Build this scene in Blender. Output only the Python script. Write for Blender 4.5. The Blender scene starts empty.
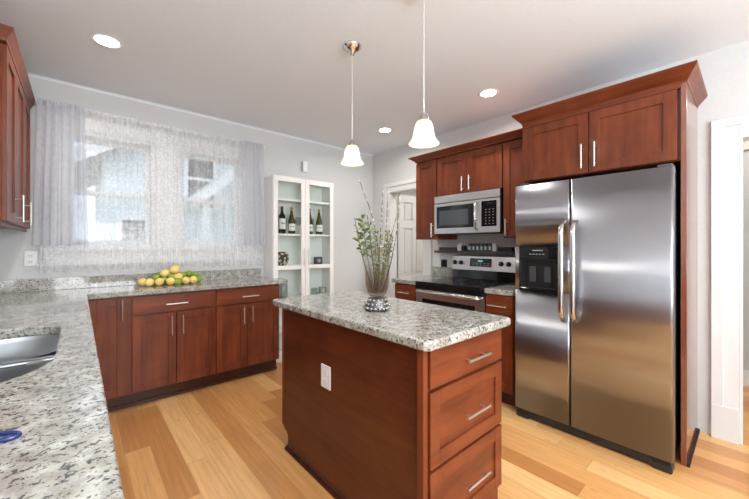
import bpy, bmesh, math, random
from mathutils import Vector, Matrix
S = bpy.context.scene
COL = S.collection
PI = math.pi
random.seed(7)

# ------------------------------------------------------------------ camera
F_PX, YAW, CY, CAM_H = 334.54, 0.725, 245.67, 1.258
cam_d = bpy.data.cameras.new('camera')
cam_d.sensor_width = 36.0
cam_d.lens = 36.0 * F_PX / 749.0
cam_d.shift_y = -(249.5 - CY) / 749.0
cam_d.clip_start = 0.02
cam = bpy.data.objects.new('camera', cam_d)
cam.location = (0, 0, CAM_H)
cam.rotation_euler = (PI / 2, 0, -YAW)
COL.objects.link(cam)
S.camera = cam

# ------------------------------------------------------------------ view, world
S.view_settings.view_transform = 'Standard'
S.view_settings.look = 'None'
S.view_settings.gamma = 1.0
S.view_settings.use_curve_mapping = False
S.view_settings.exposure = 0.10

W = bpy.data.worlds.new('sky')
S.world = W
W.use_nodes = True
wn = W.node_tree
wn.nodes.clear()
w_out = wn.nodes.new('ShaderNodeOutputWorld')
w_bg = wn.nodes.new('ShaderNodeBackground')
w_tc = wn.nodes.new('ShaderNodeTexCoord')
w_n = wn.nodes.new('ShaderNodeTexNoise')
w_n.inputs['Scale'].default_value = 2.2
w_n.inputs['Detail'].default_value = 5
w_r = wn.nodes.new('ShaderNodeValToRGB')
w_r.color_ramp.elements[0].color = (0.62, 0.76, 0.95, 1)
w_r.color_ramp.elements[0].position = 0.35
w_r.color_ramp.elements[1].color = (0.95, 0.98, 1.0, 1)
w_r.color_ramp.elements[1].position = 0.62
wn.links.new(w_tc.outputs['Generated'], w_n.inputs['Vector'])
wn.links.new(w_n.outputs['Fac'], w_r.inputs['Fac'])
wn.links.new(w_r.outputs['Color'], w_bg.inputs['Color'])
w_bg.inputs['Strength'].default_value = 1.9
wn.links.new(w_bg.outputs[0], w_out.inputs['Surface'])

# room dimensions
XL, XR = -0.60, 3.15          # sink wall, range wall
YW, YF = 3.60, -2.80          # window wall, wall behind the camera
H = 2.55
HX = 4.50                     # hall beyond the range wall

def area_light(name, loc, rot, sx, sy, power, col=(1, 1, 1), shape='RECTANGLE', spread=PI):
    l = bpy.data.lights.new(name, 'AREA')
    l.shape = shape
    l.size = sx
    if shape == 'RECTANGLE': l.size_y = sy
    l.energy = power
    l.color = col
    l.spread = spread
    o = bpy.data.objects.new(name, l)
    o.location = loc
    o.rotation_euler = rot
    COL.objects.link(o)
    return o
# added fill light standing in for daylight from an unseen rear window
area_light('rear_fill', (1.3, YF + 0.02, 1.55), (PI / 2, 0, PI), 2.8, 1.5, 40, (0.93, 0.96, 1.0))
# hall light
area_light('hall_ceiling_light', (3.9, -0.3, H - 0.02), (0, 0, 0), 0.5, 0.5, 14, (1, 0.97, 0.93))
area_light('ceiling_fill', (0.7, -1.5, 1.70), (PI, 0, 0), 2.2, 2.0, 70, (0.88, 0.95, 1.0))  # added fill aimed up to brighten the ceiling, no lamp stands there
area_light('forward_fill', (0.7, -2.3, 1.35), (PI - math.radians(48), 0, 0.16), 2.2, 1.2, 105, (0.90, 0.96, 1.0))  # added soft fill from behind the camera, tilted up towards the window wall
area_light('pantry_fill', (3.7, 2.3, H - 0.02), (0, 0, 0), 0.4, 0.4, 16, (1, 0.95, 0.88))  # added unseen lamp that brightens the open pantry door

# ------------------------------------------------------------------ materials
def mat(name, base=(0.8, 0.8, 0.8), rough=0.5, metal=0.0, spec=0.5, coat=0.0, trans=0.0, emis=None, estr=0.0, ior=1.45, alpha=1.0):
    m = bpy.data.materials.new(name)
    m.use_nodes = True
    p = m.node_tree.nodes['Principled BSDF']
    p.inputs['Base Color'].default_value = (*base, 1)
    p.inputs['Roughness'].default_value = rough
    p.inputs['Metallic'].default_value = metal
    p.inputs['Specular IOR Level'].default_value = spec
    p.inputs['Coat Weight'].default_value = coat
    p.inputs['Transmission Weight'].default_value = trans
    p.inputs['IOR'].default_value = ior
    p.inputs['Alpha'].default_value = alpha
    if emis:
        p.inputs['Emission Color'].default_value = (*emis, 1)
        p.inputs['Emission Strength'].default_value = estr
    return m

def nt(m):
    return m.node_tree, m.node_tree.nodes['Principled BSDF']

def N(t, typ, **kw):
    n = t.nodes.new(typ)
    for k, v in kw.items():
        if k in n.inputs: n.inputs[k].default_value = v
        else: setattr(n, k, v)
    return n

def ramp(t, stops, interp='LINEAR'):
    r = t.nodes.new('ShaderNodeValToRGB')
    r.color_ramp.interpolation = interp
    e = r.color_ramp.elements
    while len(e) > 1: e.remove(e[-1])
    e[0].position = stops[0][0]; e[0].color = (*stops[0][1], 1)
    for p, c in stops[1:]:
        q = e.new(p); q.color = (*c, 1)
    return r

def mathn(t, op, a, b=None, c=None):
    n = t.nodes.new('ShaderNodeMath'); n.operation = op
    for i, x in enumerate((a, b, c)):
        if x is None: continue
        if isinstance(x, (int, float)): n.inputs[i].default_value = x
        else: t.links.new(x, n.inputs[i])
    return n.outputs[0]

def mixc(t, fac, a, b):
    n = t.nodes.new('ShaderNodeMix'); n.data_type = 'RGBA'
    for i, x in ((0, fac), (6, a), (7, b)):
        if isinstance(x, (int, float)): n.inputs[i].default_value = x
        elif isinstance(x, tuple): n.inputs[i].default_value = (*x, 1)
        else: t.links.new(x, n.inputs[i])
    return n.outputs[2]

def noise_tinted(name, c1, c2, scale, rough=0.5, stretch=(1, 1, 1), bump=0.0, detail=4, coord='Object', **kw):
    m = mat(name, c1, rough, **kw)
    t, p = nt(m)
    tc = N(t, 'ShaderNodeTexCoord'); mp = N(t, 'ShaderNodeMapping'); mp.inputs['Scale'].default_value = stretch
    t.links.new(tc.outputs[coord], mp.inputs[0])
    n = N(t, 'ShaderNodeTexNoise', Scale=scale, Detail=detail)
    t.links.new(mp.outputs[0], n.inputs['Vector'])
    r = ramp(t, [(0.3, c1), (0.7, c2)])
    t.links.new(n.outputs['Fac'], r.inputs[0])
    t.links.new(r.outputs[0], p.inputs['Base Color'])
    if bump:
        b = N(t, 'ShaderNodeBump', Strength=bump, Distance=0.002)
        t.links.new(n.outputs['Fac'], b.inputs['Height'])
        t.links.new(b.outputs[0], p.inputs['Normal'])
    return m

def wood_mat(name, dark, light, grain_axis='z'):
    m = mat(name, dark, 0.36, spec=0.35, coat=0.12)
    t, p = nt(m)
    p.inputs['Coat Roughness'].default_value = 0.18
    tc = N(t, 'ShaderNodeTexCoord')
    mp = N(t, 'ShaderNodeMapping')
    sc = {'z': (9, 9, 0.9), 'x': (0.9, 9, 9), 'y': (9, 0.9, 9)}[grain_axis]
    mp.inputs['Scale'].default_value = sc
    t.links.new(tc.outputs['Object'], mp.inputs[0])
    a = N(t, 'ShaderNodeTexNoise', Scale=2.2, Detail=6, Roughness=0.62)
    b = N(t, 'ShaderNodeTexNoise', Scale=0.9, Detail=3, Distortion=0.8)
    t.links.new(mp.outputs[0], a.inputs['Vector']); t.links.new(tc.outputs['Object'], b.inputs['Vector'])
    b.inputs['Scale'].default_value = 5.5
    f = mathn(t, 'ADD', mathn(t, 'MULTIPLY', a.outputs['Fac'], 0.7), mathn(t, 'MULTIPLY', b.outputs['Fac'], 0.3))
    r = ramp(t, [(0.36, dark), (0.66, light)])
    t.links.new(f, r.inputs[0]); t.links.new(r.outputs[0], p.inputs['Base Color'])
    bp = N(t, 'ShaderNodeBump', Strength=0.06, Distance=0.001)
    t.links.new(a.outputs['Fac'], bp.inputs['Height']); t.links.new(bp.outputs[0], p.inputs['Normal'])
    return m

WOOD = wood_mat('cherry_vertical_grain', (0.105, 0.0205, 0.0065), (0.215, 0.051, 0.0175), 'z')
WOODX = wood_mat('cherry_grain_x', (0.105, 0.0205, 0.0065), (0.215, 0.051, 0.0175), 'x')
WOODY = wood_mat('cherry_grain_y', (0.105, 0.0205, 0.0065), (0.215, 0.051, 0.0175), 'y')
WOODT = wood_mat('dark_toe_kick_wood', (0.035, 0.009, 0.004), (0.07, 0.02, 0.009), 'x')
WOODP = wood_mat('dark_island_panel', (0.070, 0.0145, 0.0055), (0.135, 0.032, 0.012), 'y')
GLOSSW = wood_mat('cherry_side_gloss', (0.15, 0.035, 0.018), (0.24, 0.075, 0.035), 'z')  # base colour made paler to carry the white wall's glare on this panel
GLOSSW.node_tree.nodes['Principled BSDF'].inputs['Coat Weight'].default_value = 1.0
GLOSSW.node_tree.nodes['Principled BSDF'].inputs['Coat Roughness'].default_value = 0.08
GLOSSW.node_tree.nodes['Principled BSDF'].inputs['Coat IOR'].default_value = 1.8
WOOD_IN = mat('near_black_wood', (0.02, 0.006, 0.004), 0.7)  # almost black brown for the thin strip at the surround's foot

def granite():
    m = mat('granite', (0.5, 0.48, 0.43), 0.09, coat=0.3)
    t, p = nt(m)
    p.inputs['Coat Roughness'].default_value = 0.03
    tc = N(t, 'ShaderNodeNewGeometry')
    w = N(t, 'ShaderNodeTexNoise', Scale=22, Detail=3)
    t.links.new(tc.outputs['Position'], w.inputs['Vector'])
    vm = t.nodes.new('ShaderNodeVectorMath'); vm.operation = 'MULTIPLY_ADD'
    t.links.new(w.outputs['Color'], vm.inputs[0]); vm.inputs[1].default_value = (0.012, 0.012, 0.012)
    t.links.new(tc.outputs['Position'], vm.inputs[2])
    P = vm.outputs[0]
    n1 = N(t, 'ShaderNodeTexNoise', Scale=24, Detail=3, Roughness=0.6)
    n2 = N(t, 'ShaderNodeTexNoise', Scale=84, Detail=3, Roughness=0.6)
    n3 = N(t, 'ShaderNodeTexNoise', Scale=120, Detail=2, Roughness=0.5)
    n4 = N(t, 'ShaderNodeTexNoise', Scale=48, Detail=4, Roughness=0.6)
    for n in (n1, n2, n3, n4): t.links.new(P, n.inputs['Vector'])
    base = ramp(t, [(0.36, (0.30, 0.28, 0.245)), (0.5, (0.42, 0.405, 0.36)), (0.64, (0.58, 0.575, 0.54))])
    t.links.new(n1.outputs['Fac'], base.inputs[0])
    g = ramp(t, [(0.51, (0, 0, 0)), (0.58, (1, 1, 1))]); t.links.new(n4.outputs['Fac'], g.inputs[0])
    c = mixc(t, mathn(t, 'MULTIPLY', g.outputs[0], 0.6), base.outputs[0], (0.25, 0.225, 0.20))
    d = ramp(t, [(0.56, (0, 0, 0)), (0.595, (1, 1, 1))]); t.links.new(n2.outputs['Fac'], d.inputs[0])
    c = mixc(t, mathn(t, 'MULTIPLY', d.outputs[0], 0.88), c, (0.05, 0.052, 0.06))
    e = ramp(t, [(0.62, (0, 0, 0)), (0.66, (1, 1, 1))]); t.links.new(n3.outputs['Fac'], e.inputs[0])
    c = mixc(t, mathn(t, 'MULTIPLY', e.outputs[0], 0.7), c, (0.08, 0.055, 0.045))
    t.links.new(c, p.inputs['Base Color'])
    return m
GRANITE = granite()

def floor_mat():
    m = mat('bamboo_planks', (0.6, 0.35, 0.15), 0.28, coat=0.15)
    t, p = nt(m)
    g = N(t, 'ShaderNodeNewGeometry')
    sp = N(t, 'ShaderNodeSeparateXYZ'); t.links.new(g.outputs['Position'], sp.inputs[0])
    wd, ln = 0.128, 1.25
    xr = mathn(t, 'DIVIDE', mathn(t, 'ADD', sp.outputs['X'], 10.03), wd)
    row = mathn(t, 'FLOOR', xr)
    fx = mathn(t, 'FRACT', xr)
    wn1 = N(t, 'ShaderNodeTexWhiteNoise', noise_dimensions='1D'); t.links.new(row, wn1.inputs['W'])
    yr = mathn(t, 'ADD', mathn(t, 'DIVIDE', mathn(t, 'ADD', sp.outputs['Y'], 10), ln), mathn(t, 'MULTIPLY', wn1.outputs['Value'], 7.0))
    colm = mathn(t, 'FLOOR', yr); fy = mathn(t, 'FRACT', yr)
    cb = N(t, 'ShaderNodeCombineXYZ'); t.links.new(row, cb.inputs[0]); t.links.new(colm, cb.inputs[1])
    wn2 = N(t, 'ShaderNodeTexWhiteNoise', noise_dimensions='2D'); t.links.new(cb.outputs[0], wn2.inputs['Vector'])
    pl = ramp(t, [(0.0, (0.50, 0.215, 0.066)), (0.35, (0.62, 0.30, 0.10)), (0.7, (0.73, 0.39, 0.145)), (1.0, (0.84, 0.51, 0.22))])
    t.links.new(wn2.outputs['Value'], pl.inputs[0])
    # grain and fine strips along the plank
    cb2 = N(t, 'ShaderNodeCombineXYZ')
    t.links.new(mathn(t, 'MULTIPLY', sp.outputs['X'], 55), cb2.inputs[0])
    t.links.new(mathn(t, 'ADD', mathn(t, 'MULTIPLY', sp.outputs['Y'], 2.2), mathn(t, 'MULTIPLY', wn2.outputs['Value'], 37)), cb2.inputs[1])
    gr = N(t, 'ShaderNodeTexNoise', Scale=1.0, Detail=5, Roughness=0.6); t.links.new(cb2.outputs[0], gr.inputs['Vector'])
    gr2 = ramp(t, [(0.3, (0.78, 0.76, 0.74)), (0.7, (1.1, 1.1, 1.1))]); t.links.new(gr.outputs['Fac'], gr2.inputs[0])
    mm = t.nodes.new('ShaderNodeMix'); mm.data_type = 'RGBA'; mm.blend_type = 'MULTIPLY'; mm.inputs[0].default_value = 0.9
    t.links.new(pl.outputs[0], mm.inputs[6]); t.links.new(gr2.outputs[0], mm.inputs[7])
    # bamboo knuckle bands
    cb3 = N(t, 'ShaderNodeCombineXYZ')
    t.links.new(mathn(t, 'MULTIPLY', sp.outputs['X'], 38), cb3.inputs[0]); t.links.new(mathn(t, 'MULTIPLY', sp.outputs['Y'], 14), cb3.inputs[1])
    kn = N(t, 'ShaderNodeTexNoise', Scale=1.0, Detail=2); t.links.new(cb3.outputs[0], kn.inputs['Vector'])
    kr = ramp(t, [(0.66, (0, 0, 0)), (0.74, (1, 1, 1))]); t.links.new(kn.outputs['Fac'], kr.inputs[0])
    c = mixc(t, mathn(t, 'MULTIPLY', kr.outputs[0], 0.45), mm.outputs[2], (0.36, 0.18, 0.07))
    # joints
    j1 = mathn(t, 'LESS_THAN', fx, 0.012); j2 = mathn(t, 'LESS_THAN', fy, 0.0022)
    j = mathn(t, 'MAXIMUM', j1, j2)
    c = mixc(t, mathn(t, 'MULTIPLY', j, 0.55), c, (0.22, 0.10, 0.035))
    t.links.new(c, p.inputs['Base Color'])
    return m
FLOOR = floor_mat()

WALL = noise_tinted('wall_paint_grey', (0.60, 0.60, 0.595), (0.64, 0.64, 0.635), 90, 0.75, bump=0.03)
CEIL = noise_tinted('ceiling_paint', (0.76, 0.80, 0.84), (0.79, 0.83, 0.87), 60, 0.85, bump=0.04)
TRIM = mat('white_trim_paint', (0.73, 0.735, 0.73), 0.35)
WHITE = mat('white_lacquer', (0.86, 0.85, 0.83), 0.35)
WHITE_IN = mat('white_interior', (0.84, 0.87, 0.845), 0.5)
HALLW = mat('hall_wall_paint', (0.52, 0.53, 0.525), 0.8)
HALLB = mat('hall_beige_paint', (0.72, 0.62, 0.55), 0.8)
PLASTIC_W = mat('white_plastic', (0.82, 0.82, 0.80), 0.4)
BLACK = mat('black_gloss_glass', (0.008, 0.008, 0.010), 0.06)
BLACKP = mat('black_plastic', (0.018, 0.018, 0.020), 0.35)
DARKG = mat('dark_grey_plastic', (0.06, 0.06, 0.065), 0.4)
NICKEL = mat('brushed_nickel', (0.66, 0.64, 0.61), 0.34, 1.0)
CHROME = mat('polished_chrome', (0.75, 0.74, 0.73), 0.12, 1.0)
WGLASS = mat('window_glass', (1, 1, 1), 0.0)
BLUEP = mat('blue_plastic', (0.006, 0.022, 0.16), 0.2, coat=0.5)
GREYP = mat('grey_marks', (0.35, 0.36, 0.37), 0.5)
LED = mat('display_glow', (0.02, 0.1, 0.1), 0.5, emis=(0.25, 0.8, 0.8), estr=0.6)
LAMPD = mat('downlight_lens', (1, 1, 1), 0.5, emis=(1.0, 0.95, 0.88), estr=14)
BULB = mat('bulb_glow', (1, 1, 1), 0.5, emis=(1.0, 0.90, 0.76), estr=7)

def thin_glass(name, tint, refl=0.12):
    m = bpy.data.materials.new(name); m.use_nodes = True
    t = m.node_tree; t.nodes.clear()
    o = t.nodes.new('ShaderNodeOutputMaterial'); a = t.nodes.new('ShaderNodeBsdfTransparent'); b = t.nodes.new('ShaderNodeBsdfGlossy')
    a.inputs[0].default_value = (*tint, 1); b.inputs['Roughness'].default_value = 0.02
    fr = t.nodes.new('ShaderNodeLayerWeight'); fr.inputs['Blend'].default_value = 0.5
    mx = t.nodes.new('ShaderNodeMixShader')
    f = mathn(t, 'ADD', mathn(t, 'MULTIPLY', mathn(t, 'POWER', fr.outputs['Facing'], 4.0), refl * 4), refl * 0.3)
    t.links.new(f, mx.inputs[0]); t.links.new(a.outputs[0], mx.inputs[1]); t.links.new(b.outputs[0], mx.inputs[2])
    t.links.new(mx.outputs[0], o.inputs[0])
    return m
WGLASS = thin_glass('window_glass_pane', (0.97, 0.98, 0.98))
CGLASS = thin_glass('cabinet_glass_pane', (0.97, 0.99, 0.98), 0.05)
SMOKE = thin_glass('smoked_mirror_glass', (0.88, 0.86, 0.84), 0.15)
_t = SMOKE.node_tree
_g = _t.nodes.new('ShaderNodeTexCoord'); _s = _t.nodes.new('ShaderNodeSeparateXYZ'); _t.links.new(_g.outputs['Object'], _s.inputs[0])
_r = ramp(_t, [(0.12, (0.78, 0.73, 0.69)), (0.20, (0.88, 0.86, 0.83)), (0.26, (0.97, 0.97, 0.96))]); _t.links.new(_s.outputs['Z'], _r.inputs[0])
_t.links.new(_r.outputs[0], [n for n in _t.nodes if n.type == 'BSDF_TRANSPARENT'][0].inputs[0])
CLEARG = thin_glass('clear_glassware', (0.90, 0.93, 0.92), 0.25)

def steel(name, base=(0.385, 0.392, 0.43), rough=0.30, horiz=True):
    m = mat(name, base, rough, 1.0)
    t, p = nt(m)
    p.inputs['Anisotropic'].default_value = 0.75
    tg = N(t, 'ShaderNodeTangent', direction_type='RADIAL', axis='Z')
    t.links.new(tg.outputs[0], p.inputs['Tangent'])
    p.inputs['Anisotropic Rotation'].default_value = 0.0 if horiz else 0.25
    tc = N(t, 'ShaderNodeTexCoord'); mp = N(t, 'ShaderNodeMapping'); mp.inputs['Scale'].default_value = (1.0, 1.0, 9.0)
    t.links.new(tc.outputs['Object'], mp.inputs[0])
    n = N(t, 'ShaderNodeTexNoise', Scale=1.1, Detail=1); t.links.new(mp.outputs[0], n.inputs['Vector'])
    b = N(t, 'ShaderNodeBump', Strength=0.05, Distance=0.02)
    t.links.new(n.outputs['Fac'], b.inputs['Height']); t.links.new(b.outputs[0], p.inputs['Normal'])
    return m
STEEL = steel('brushed_stainless')
STEEL_B = steel('bright_stainless', (0.60, 0.60, 0.60), 0.3)
STEEL_S = steel('sink_stainless', (0.42, 0.44, 0.46), 0.28)
STEEL_P = mat('stainless_trim', (0.64, 0.63, 0.62), 0.22, 1.0)

def sheer(name, color, alpha_lo, alpha_hi, scale, lace=False):
    m = bpy.data.materials.new(name); m.use_nodes = True
    t = m.node_tree; t.nodes.clear()
    o = t.nodes.new('ShaderNodeOutputMaterial'); tr = t.nodes.new('ShaderNodeBsdfTransparent')
    tl = t.nodes.new('ShaderNodeBsdfTranslucent'); df = t.nodes.new('ShaderNodeBsdfDiffuse')
    tl.inputs[0].default_value = (*color, 1); df.inputs[0].default_value = (*color, 1)
    m1 = t.nodes.new('ShaderNodeMixShader'); m1.inputs[0].default_value = 0.5
    t.links.new(tl.outputs[0], m1.inputs[1]); t.links.new(df.outputs[0], m1.inputs[2])
    m2 = t.nodes.new('ShaderNodeMixShader')
    g = N(t, 'ShaderNodeNewGeometry')
    if lace:
        # small repeated motifs on a fine net, with vertical rows
        mp = N(t, 'ShaderNodeMapping'); mp.inputs['Scale'].default_value = (1.0, 0.0, 0.8)
        t.links.new(g.outputs['Position'], mp.inputs[0])
        v = N(t, 'ShaderNodeTexVoronoi', Scale=52.0, feature='F1'); v.inputs['Randomness'].default_value = 0.7
        t.links.new(mp.outputs[0], v.inputs['Vector'])
        rg_ = mathn(t, 'ABSOLUTE', mathn(t, 'SUBTRACT', v.outputs['Distance'], 0.34))
        r = ramp(t, [(0.05, (1, 1, 1)), (0.16, (0, 0, 0))]); t.links.new(rg_, r.inputs[0])
        mp2 = N(t, 'ShaderNodeMapping'); mp2.inputs['Scale'].default_value = (1.0, 0.0, 0.06)
        t.links.new(g.outputs['Position'], mp2.inputs[0])
        n = N(t, 'ShaderNodeTexNoise', Scale=24.0, Detail=1)
        t.links.new(mp2.outputs[0], n.inputs['Vector'])
        r2 = ramp(t, [(0.35, (0, 0, 0)), (0.7, (1, 1, 1))]); t.links.new(n.outputs['Fac'], r2.inputs[0])
        f = mathn(t, 'ADD', mathn(t, 'MULTIPLY', r.outputs[0], 0.35), mathn(t, 'MULTIPLY', r2.outputs[0], 0.65))
    else:
        n = N(t, 'ShaderNodeTexNoise', Scale=scale, Detail=2)
        t.links.new(g.outputs['Position'], n.inputs['Vector'])
        f = n.outputs['Fac']
    mr = N(t, 'ShaderNodeMapRange'); mr.inputs['To Min'].default_value = alpha_lo; mr.inputs['To Max'].default_value = alpha_hi
    t.links.new(f, mr.inputs['Value'])
    t.links.new(mr.outputs[0], m2.inputs[0]); t.links.new(tr.outputs[0], m2.inputs[1]); t.links.new(m1.outputs[0], m2.inputs[2])
    t.links.new(m2.outputs[0], o.inputs[0])
    return m
LACE = sheer('white_lace', (0.93, 0.93, 0.96), 0.28, 0.66, 1, True)
SHEER = sheer('grey_sheer', (0.76, 0.775, 0.82), 0.55, 0.72, 30)

SHADE = bpy.data.materials.new('alabaster_shade'); SHADE.use_nodes = True
_t = SHADE.node_tree; _p = _t.nodes['Principled BSDF']
_p.inputs['Base Color'].default_value = (0.95, 0.86, 0.72, 1); _p.inputs['Roughness'].default_value = 0.25
_tl = _t.nodes.new('ShaderNodeBsdfTranslucent')
_n = N(_t, 'ShaderNodeTexNoise', Scale=28, Detail=3, Distortion=1.2)
_tc = N(_t, 'ShaderNodeTexCoord'); _t.links.new(_tc.outputs['Object'], _n.inputs['Vector'])
_r = ramp(_t, [(0.35, (0.98, 0.86, 0.66)), (0.6, (1.0, 0.95, 0.86))]); _t.links.new(_n.outputs['Fac'], _r.inputs[0])
_t.links.new(_r.outputs[0], _tl.inputs[0])
_mx = _t.nodes.new('ShaderNodeMixShader'); _mx.inputs[0].default_value = 0.7
_o = [n for n in _t.nodes if n.type == 'OUTPUT_MATERIAL'][0]
_t.links.new(_p.outputs[0], _mx.inputs[1]); _t.links.new(_tl.outputs[0], _mx.inputs[2]); _t.links.new(_mx.outputs[0], _o.inputs[0])

LEMON = noise_tinted('lemon_skin', (0.84, 0.58, 0.13), (0.90, 0.70, 0.28), 14, 0.4, bump=0.1)
LIME = noise_tinted('lime_skin', (0.13, 0.26, 0.025), (0.33, 0.42, 0.06), 16, 0.38, bump=0.1)
LEAF = noise_tinted('leaf_green', (0.10, 0.145, 0.045), (0.23, 0.28, 0.115), 30, 0.5)
TWIG = mat('brown_twig', (0.10, 0.06, 0.04), 0.7)
CATKIN = mat('catkin_white', (0.62, 0.59, 0.55), 0.9)
BOTTLE_D = mat('dark_bottle_glass', (0.010, 0.008, 0.010), 0.06)
BOTTLE_G = mat('olive_bottle_glass', (0.06, 0.055, 0.012), 0.08)
FOIL_R = mat('red_foil', (0.20, 0.02, 0.03), 0.35, 0.3)
FOIL_G = mat('gold_foil', (0.36, 0.26, 0.09), 0.35, 0.5)
PAPER = mat('label_paper', (0.75, 0.74, 0.70), 0.7)
INK = mat('label_ink', (0.10, 0.09, 0.10), 0.7)
SIDING = None
def siding():
    m = mat('grey_lap_siding', (0.5, 0.54, 0.56), 0.8)
    t, p = nt(m)
    g = N(t, 'ShaderNodeNewGeometry'); sp = N(t, 'ShaderNodeSeparateXYZ'); t.links.new(g.outputs['Position'], sp.inputs[0])
    f = mathn(t, 'FRACT', mathn(t, 'DIVIDE', sp.outputs['Z'], 0.13))
    r = ramp(t, [(0.0, (0.30, 0.34, 0.36)), (0.12, (0.60, 0.66, 0.68)), (1.0, (0.66, 0.72, 0.74))]); t.links.new(f, r.inputs[0])
    t.links.new(r.outputs[0], p.inputs['Base Color'])
    return m
SIDING = siding()
ROOF = noise_tinted('asphalt_shingle', (0.13, 0.14, 0.15), (0.22, 0.23, 0.24), 20, 0.9)
GROUND = noise_tinted('winter_grass', (0.12, 0.15, 0.06), (0.20, 0.20, 0.10), 3, 0.95)
WAX = mat('cream_wax', (0.82, 0.78, 0.66), 0.5)

# ------------------------------------------------------------------ mesh helpers
class B:
    def __init__(s): s.bm = bmesh.new()
    def box(s, x0, x1, y0, y1, z0, z1):
        x0, x1 = min(x0, x1), max(x0, x1); y0, y1 = min(y0, y1), max(y0, y1); z0, z1 = min(z0, z1), max(z0, z1)
        v = [s.bm.verts.new(p) for p in [(x0,y0,z0),(x1,y0,z0),(x1,y1,z0),(x0,y1,z0),(x0,y0,z1),(x1,y0,z1),(x1,y1,z1),(x0,y1,z1)]]
        for f in ((3,2,1,0),(4,5,6,7),(0,1,5,4),(1,2,6,5),(2,3,7,6),(3,0,4,7)): s.bm.faces.new([v[i] for i in f])
        return s
    def fbox(s, face, plane, a0, a1, z0, z1, c0, c1):
        """box on a cabinet face: face '-y' '-x' '+x' '+y'; a along the face, c outward from plane"""
        ax, sg = face[1], (1 if face[0] == '+' else -1)
        p0, p1 = plane + sg * c0, plane + sg * c1
        if ax == 'x': return s.box(p0, p1, a0, a1, z0, z1)
        return s.box(a0, a1, p0, p1, z0, z1)
    def tube(s, pts, r, seg=10, caps=True):
        pts = [Vector(p) for p in pts]; n = len(pts)
        rs = r if isinstance(r, (list, tuple)) else [r] * n
        rings = []
        up = None
        for i, p in enumerate(pts):
            d = (pts[min(i + 1, n - 1)] - pts[max(i - 1, 0)]).normalized()
            if up is None:
                up = Vector((0, 0, 1)) if abs(d.z) < 0.9 else Vector((1, 0, 0))
            u = d.cross(up)
            if u.length < 1e-4: u = d.cross(Vector((0, 1, 0)))
            u.normalize(); w = u.cross(d).normalized(); up = w
            rings.append([s.bm.verts.new(p + (u * math.cos(2*PI*k/seg) + w * math.sin(2*PI*k/seg)) * rs[i]) for k in range(seg)])
        for a, b in zip(rings, rings[1:]):
            for k in range(seg): s.bm.faces.new([a[k], a[(k+1) % seg], b[(k+1) % seg], b[k]])
        if caps:
            s.bm.faces.new(list(reversed(rings[0]))); s.bm.faces.new(rings[-1])
        return s
    def lathe(s, prof, c=(0, 0, 0), seg=28, close=False, wave=None):
        cx, cy, cz = c
        rings = []
        for (r, z) in prof:
            if r < 1e-5: rings.append([s.bm.verts.new((cx, cy, cz + z))])
            else:
                rings.append([s.bm.verts.new((cx + r*(1 + (wave[0]*math.cos(wave[1]*2*PI*k/seg) if wave else 0))*math.cos(2*PI*k/seg), cy + r*(1 + (wave[0]*math.cos(wave[1]*2*PI*k/seg) if wave else 0))*math.sin(2*PI*k/seg), cz + z)) for k in range(seg)])
        for a, b in zip(rings, rings[1:]):
            if len(a) == 1 and len(b) == 1: continue
            for k in range(seg):
                q = (k + 1) % seg
                if len(a) == 1: s.bm.faces.new([a[0], b[q], b[k]])
                elif len(b) == 1: s.bm.faces.new([a[k], a[q], b[0]])
                else: s.bm.faces.new([a[k], a[q], b[q], b[k]])
        return s
    def prism(s, poly, axis, a0, a1):
        """poly in the two other axes (x,y | x,z | y,z)"""
        def P(u, v, a):
            return {'z': (u, v, a), 'y': (u, a, v), 'x': (a, u, v)}[axis]
        lo = [s.bm.verts.new(P(u, v, a0)) for u, v in poly]; hi = [s.bm.verts.new(P(u, v, a1)) for u, v in poly]
        n = len(poly)
        s.bm.faces.new(lo); s.bm.faces.new(hi)
        for k in range(n): s.bm.faces.new([lo[k], lo[(k+1) % n], hi[(k+1) % n], hi[k]])
        return s
    def loft(s, rings, closed=True, caps=False):
        R = [[s.bm.verts.new(p) for p in r] for r in rings]
        n = len(R[0])
        for a, b in zip(R, R[1:]):
            for k in range(n if closed else n - 1): s.bm.faces.new([a[k], a[(k+1) % n], b[(k+1) % n], b[k]])
        if caps: s.bm.faces.new(R[0]); s.bm.faces.new(R[-1])
        return s
    def sphere(s, c, r, scale=(1, 1, 1), seg=16, rings=10, rot=None):
        m = Matrix.Translation(c) @ (rot.to_4x4() if rot else Matrix()) @ Matrix.Diagonal((*[r*q for q in scale], 1))
        bmesh.ops.create_uvsphere(s.bm, u_segments=seg, v_segments=rings, radius=1, matrix=m)
        return s

def wloc(o):
    v = Vector((0, 0, 0))
    while o: v += o.location; o = o.parent
    return v

def link(name, b, m, parent=None, bevel=0.0, smooth=False, loc=None, segs=2, solid=None, angle=0.6):
    bm = b.bm
    off = wloc(parent) if parent else Vector(loc or (0, 0, 0))
    if off.length: bmesh.ops.translate(bm, vec=-off, verts=bm.verts)
    bmesh.ops.recalc_face_normals(bm, faces=bm.faces)
    me = bpy.data.meshes.new(name)
    bm.to_mesh(me); bm.free()
    for mm in (m if isinstance(m, (list, tuple)) else [m]): me.materials.append(mm)
    if smooth:
        for p in me.polygons: p.use_smooth = True
    o = bpy.data.objects.new(name, me)
    COL.objects.link(o)
    if parent: o.parent = parent
    elif loc: o.location = loc
    if solid:
        q = o.modifiers.new('solid', 'SOLIDIFY'); q.thickness = solid; q.offset = 0
    if bevel:
        q = o.modifiers.new('bevel', 'BEVEL'); q.width = bevel; q.segments = segs; q.limit_method = 'ANGLE'; q.angle_limit = angle
        q.harden_normals = False
    return o

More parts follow.
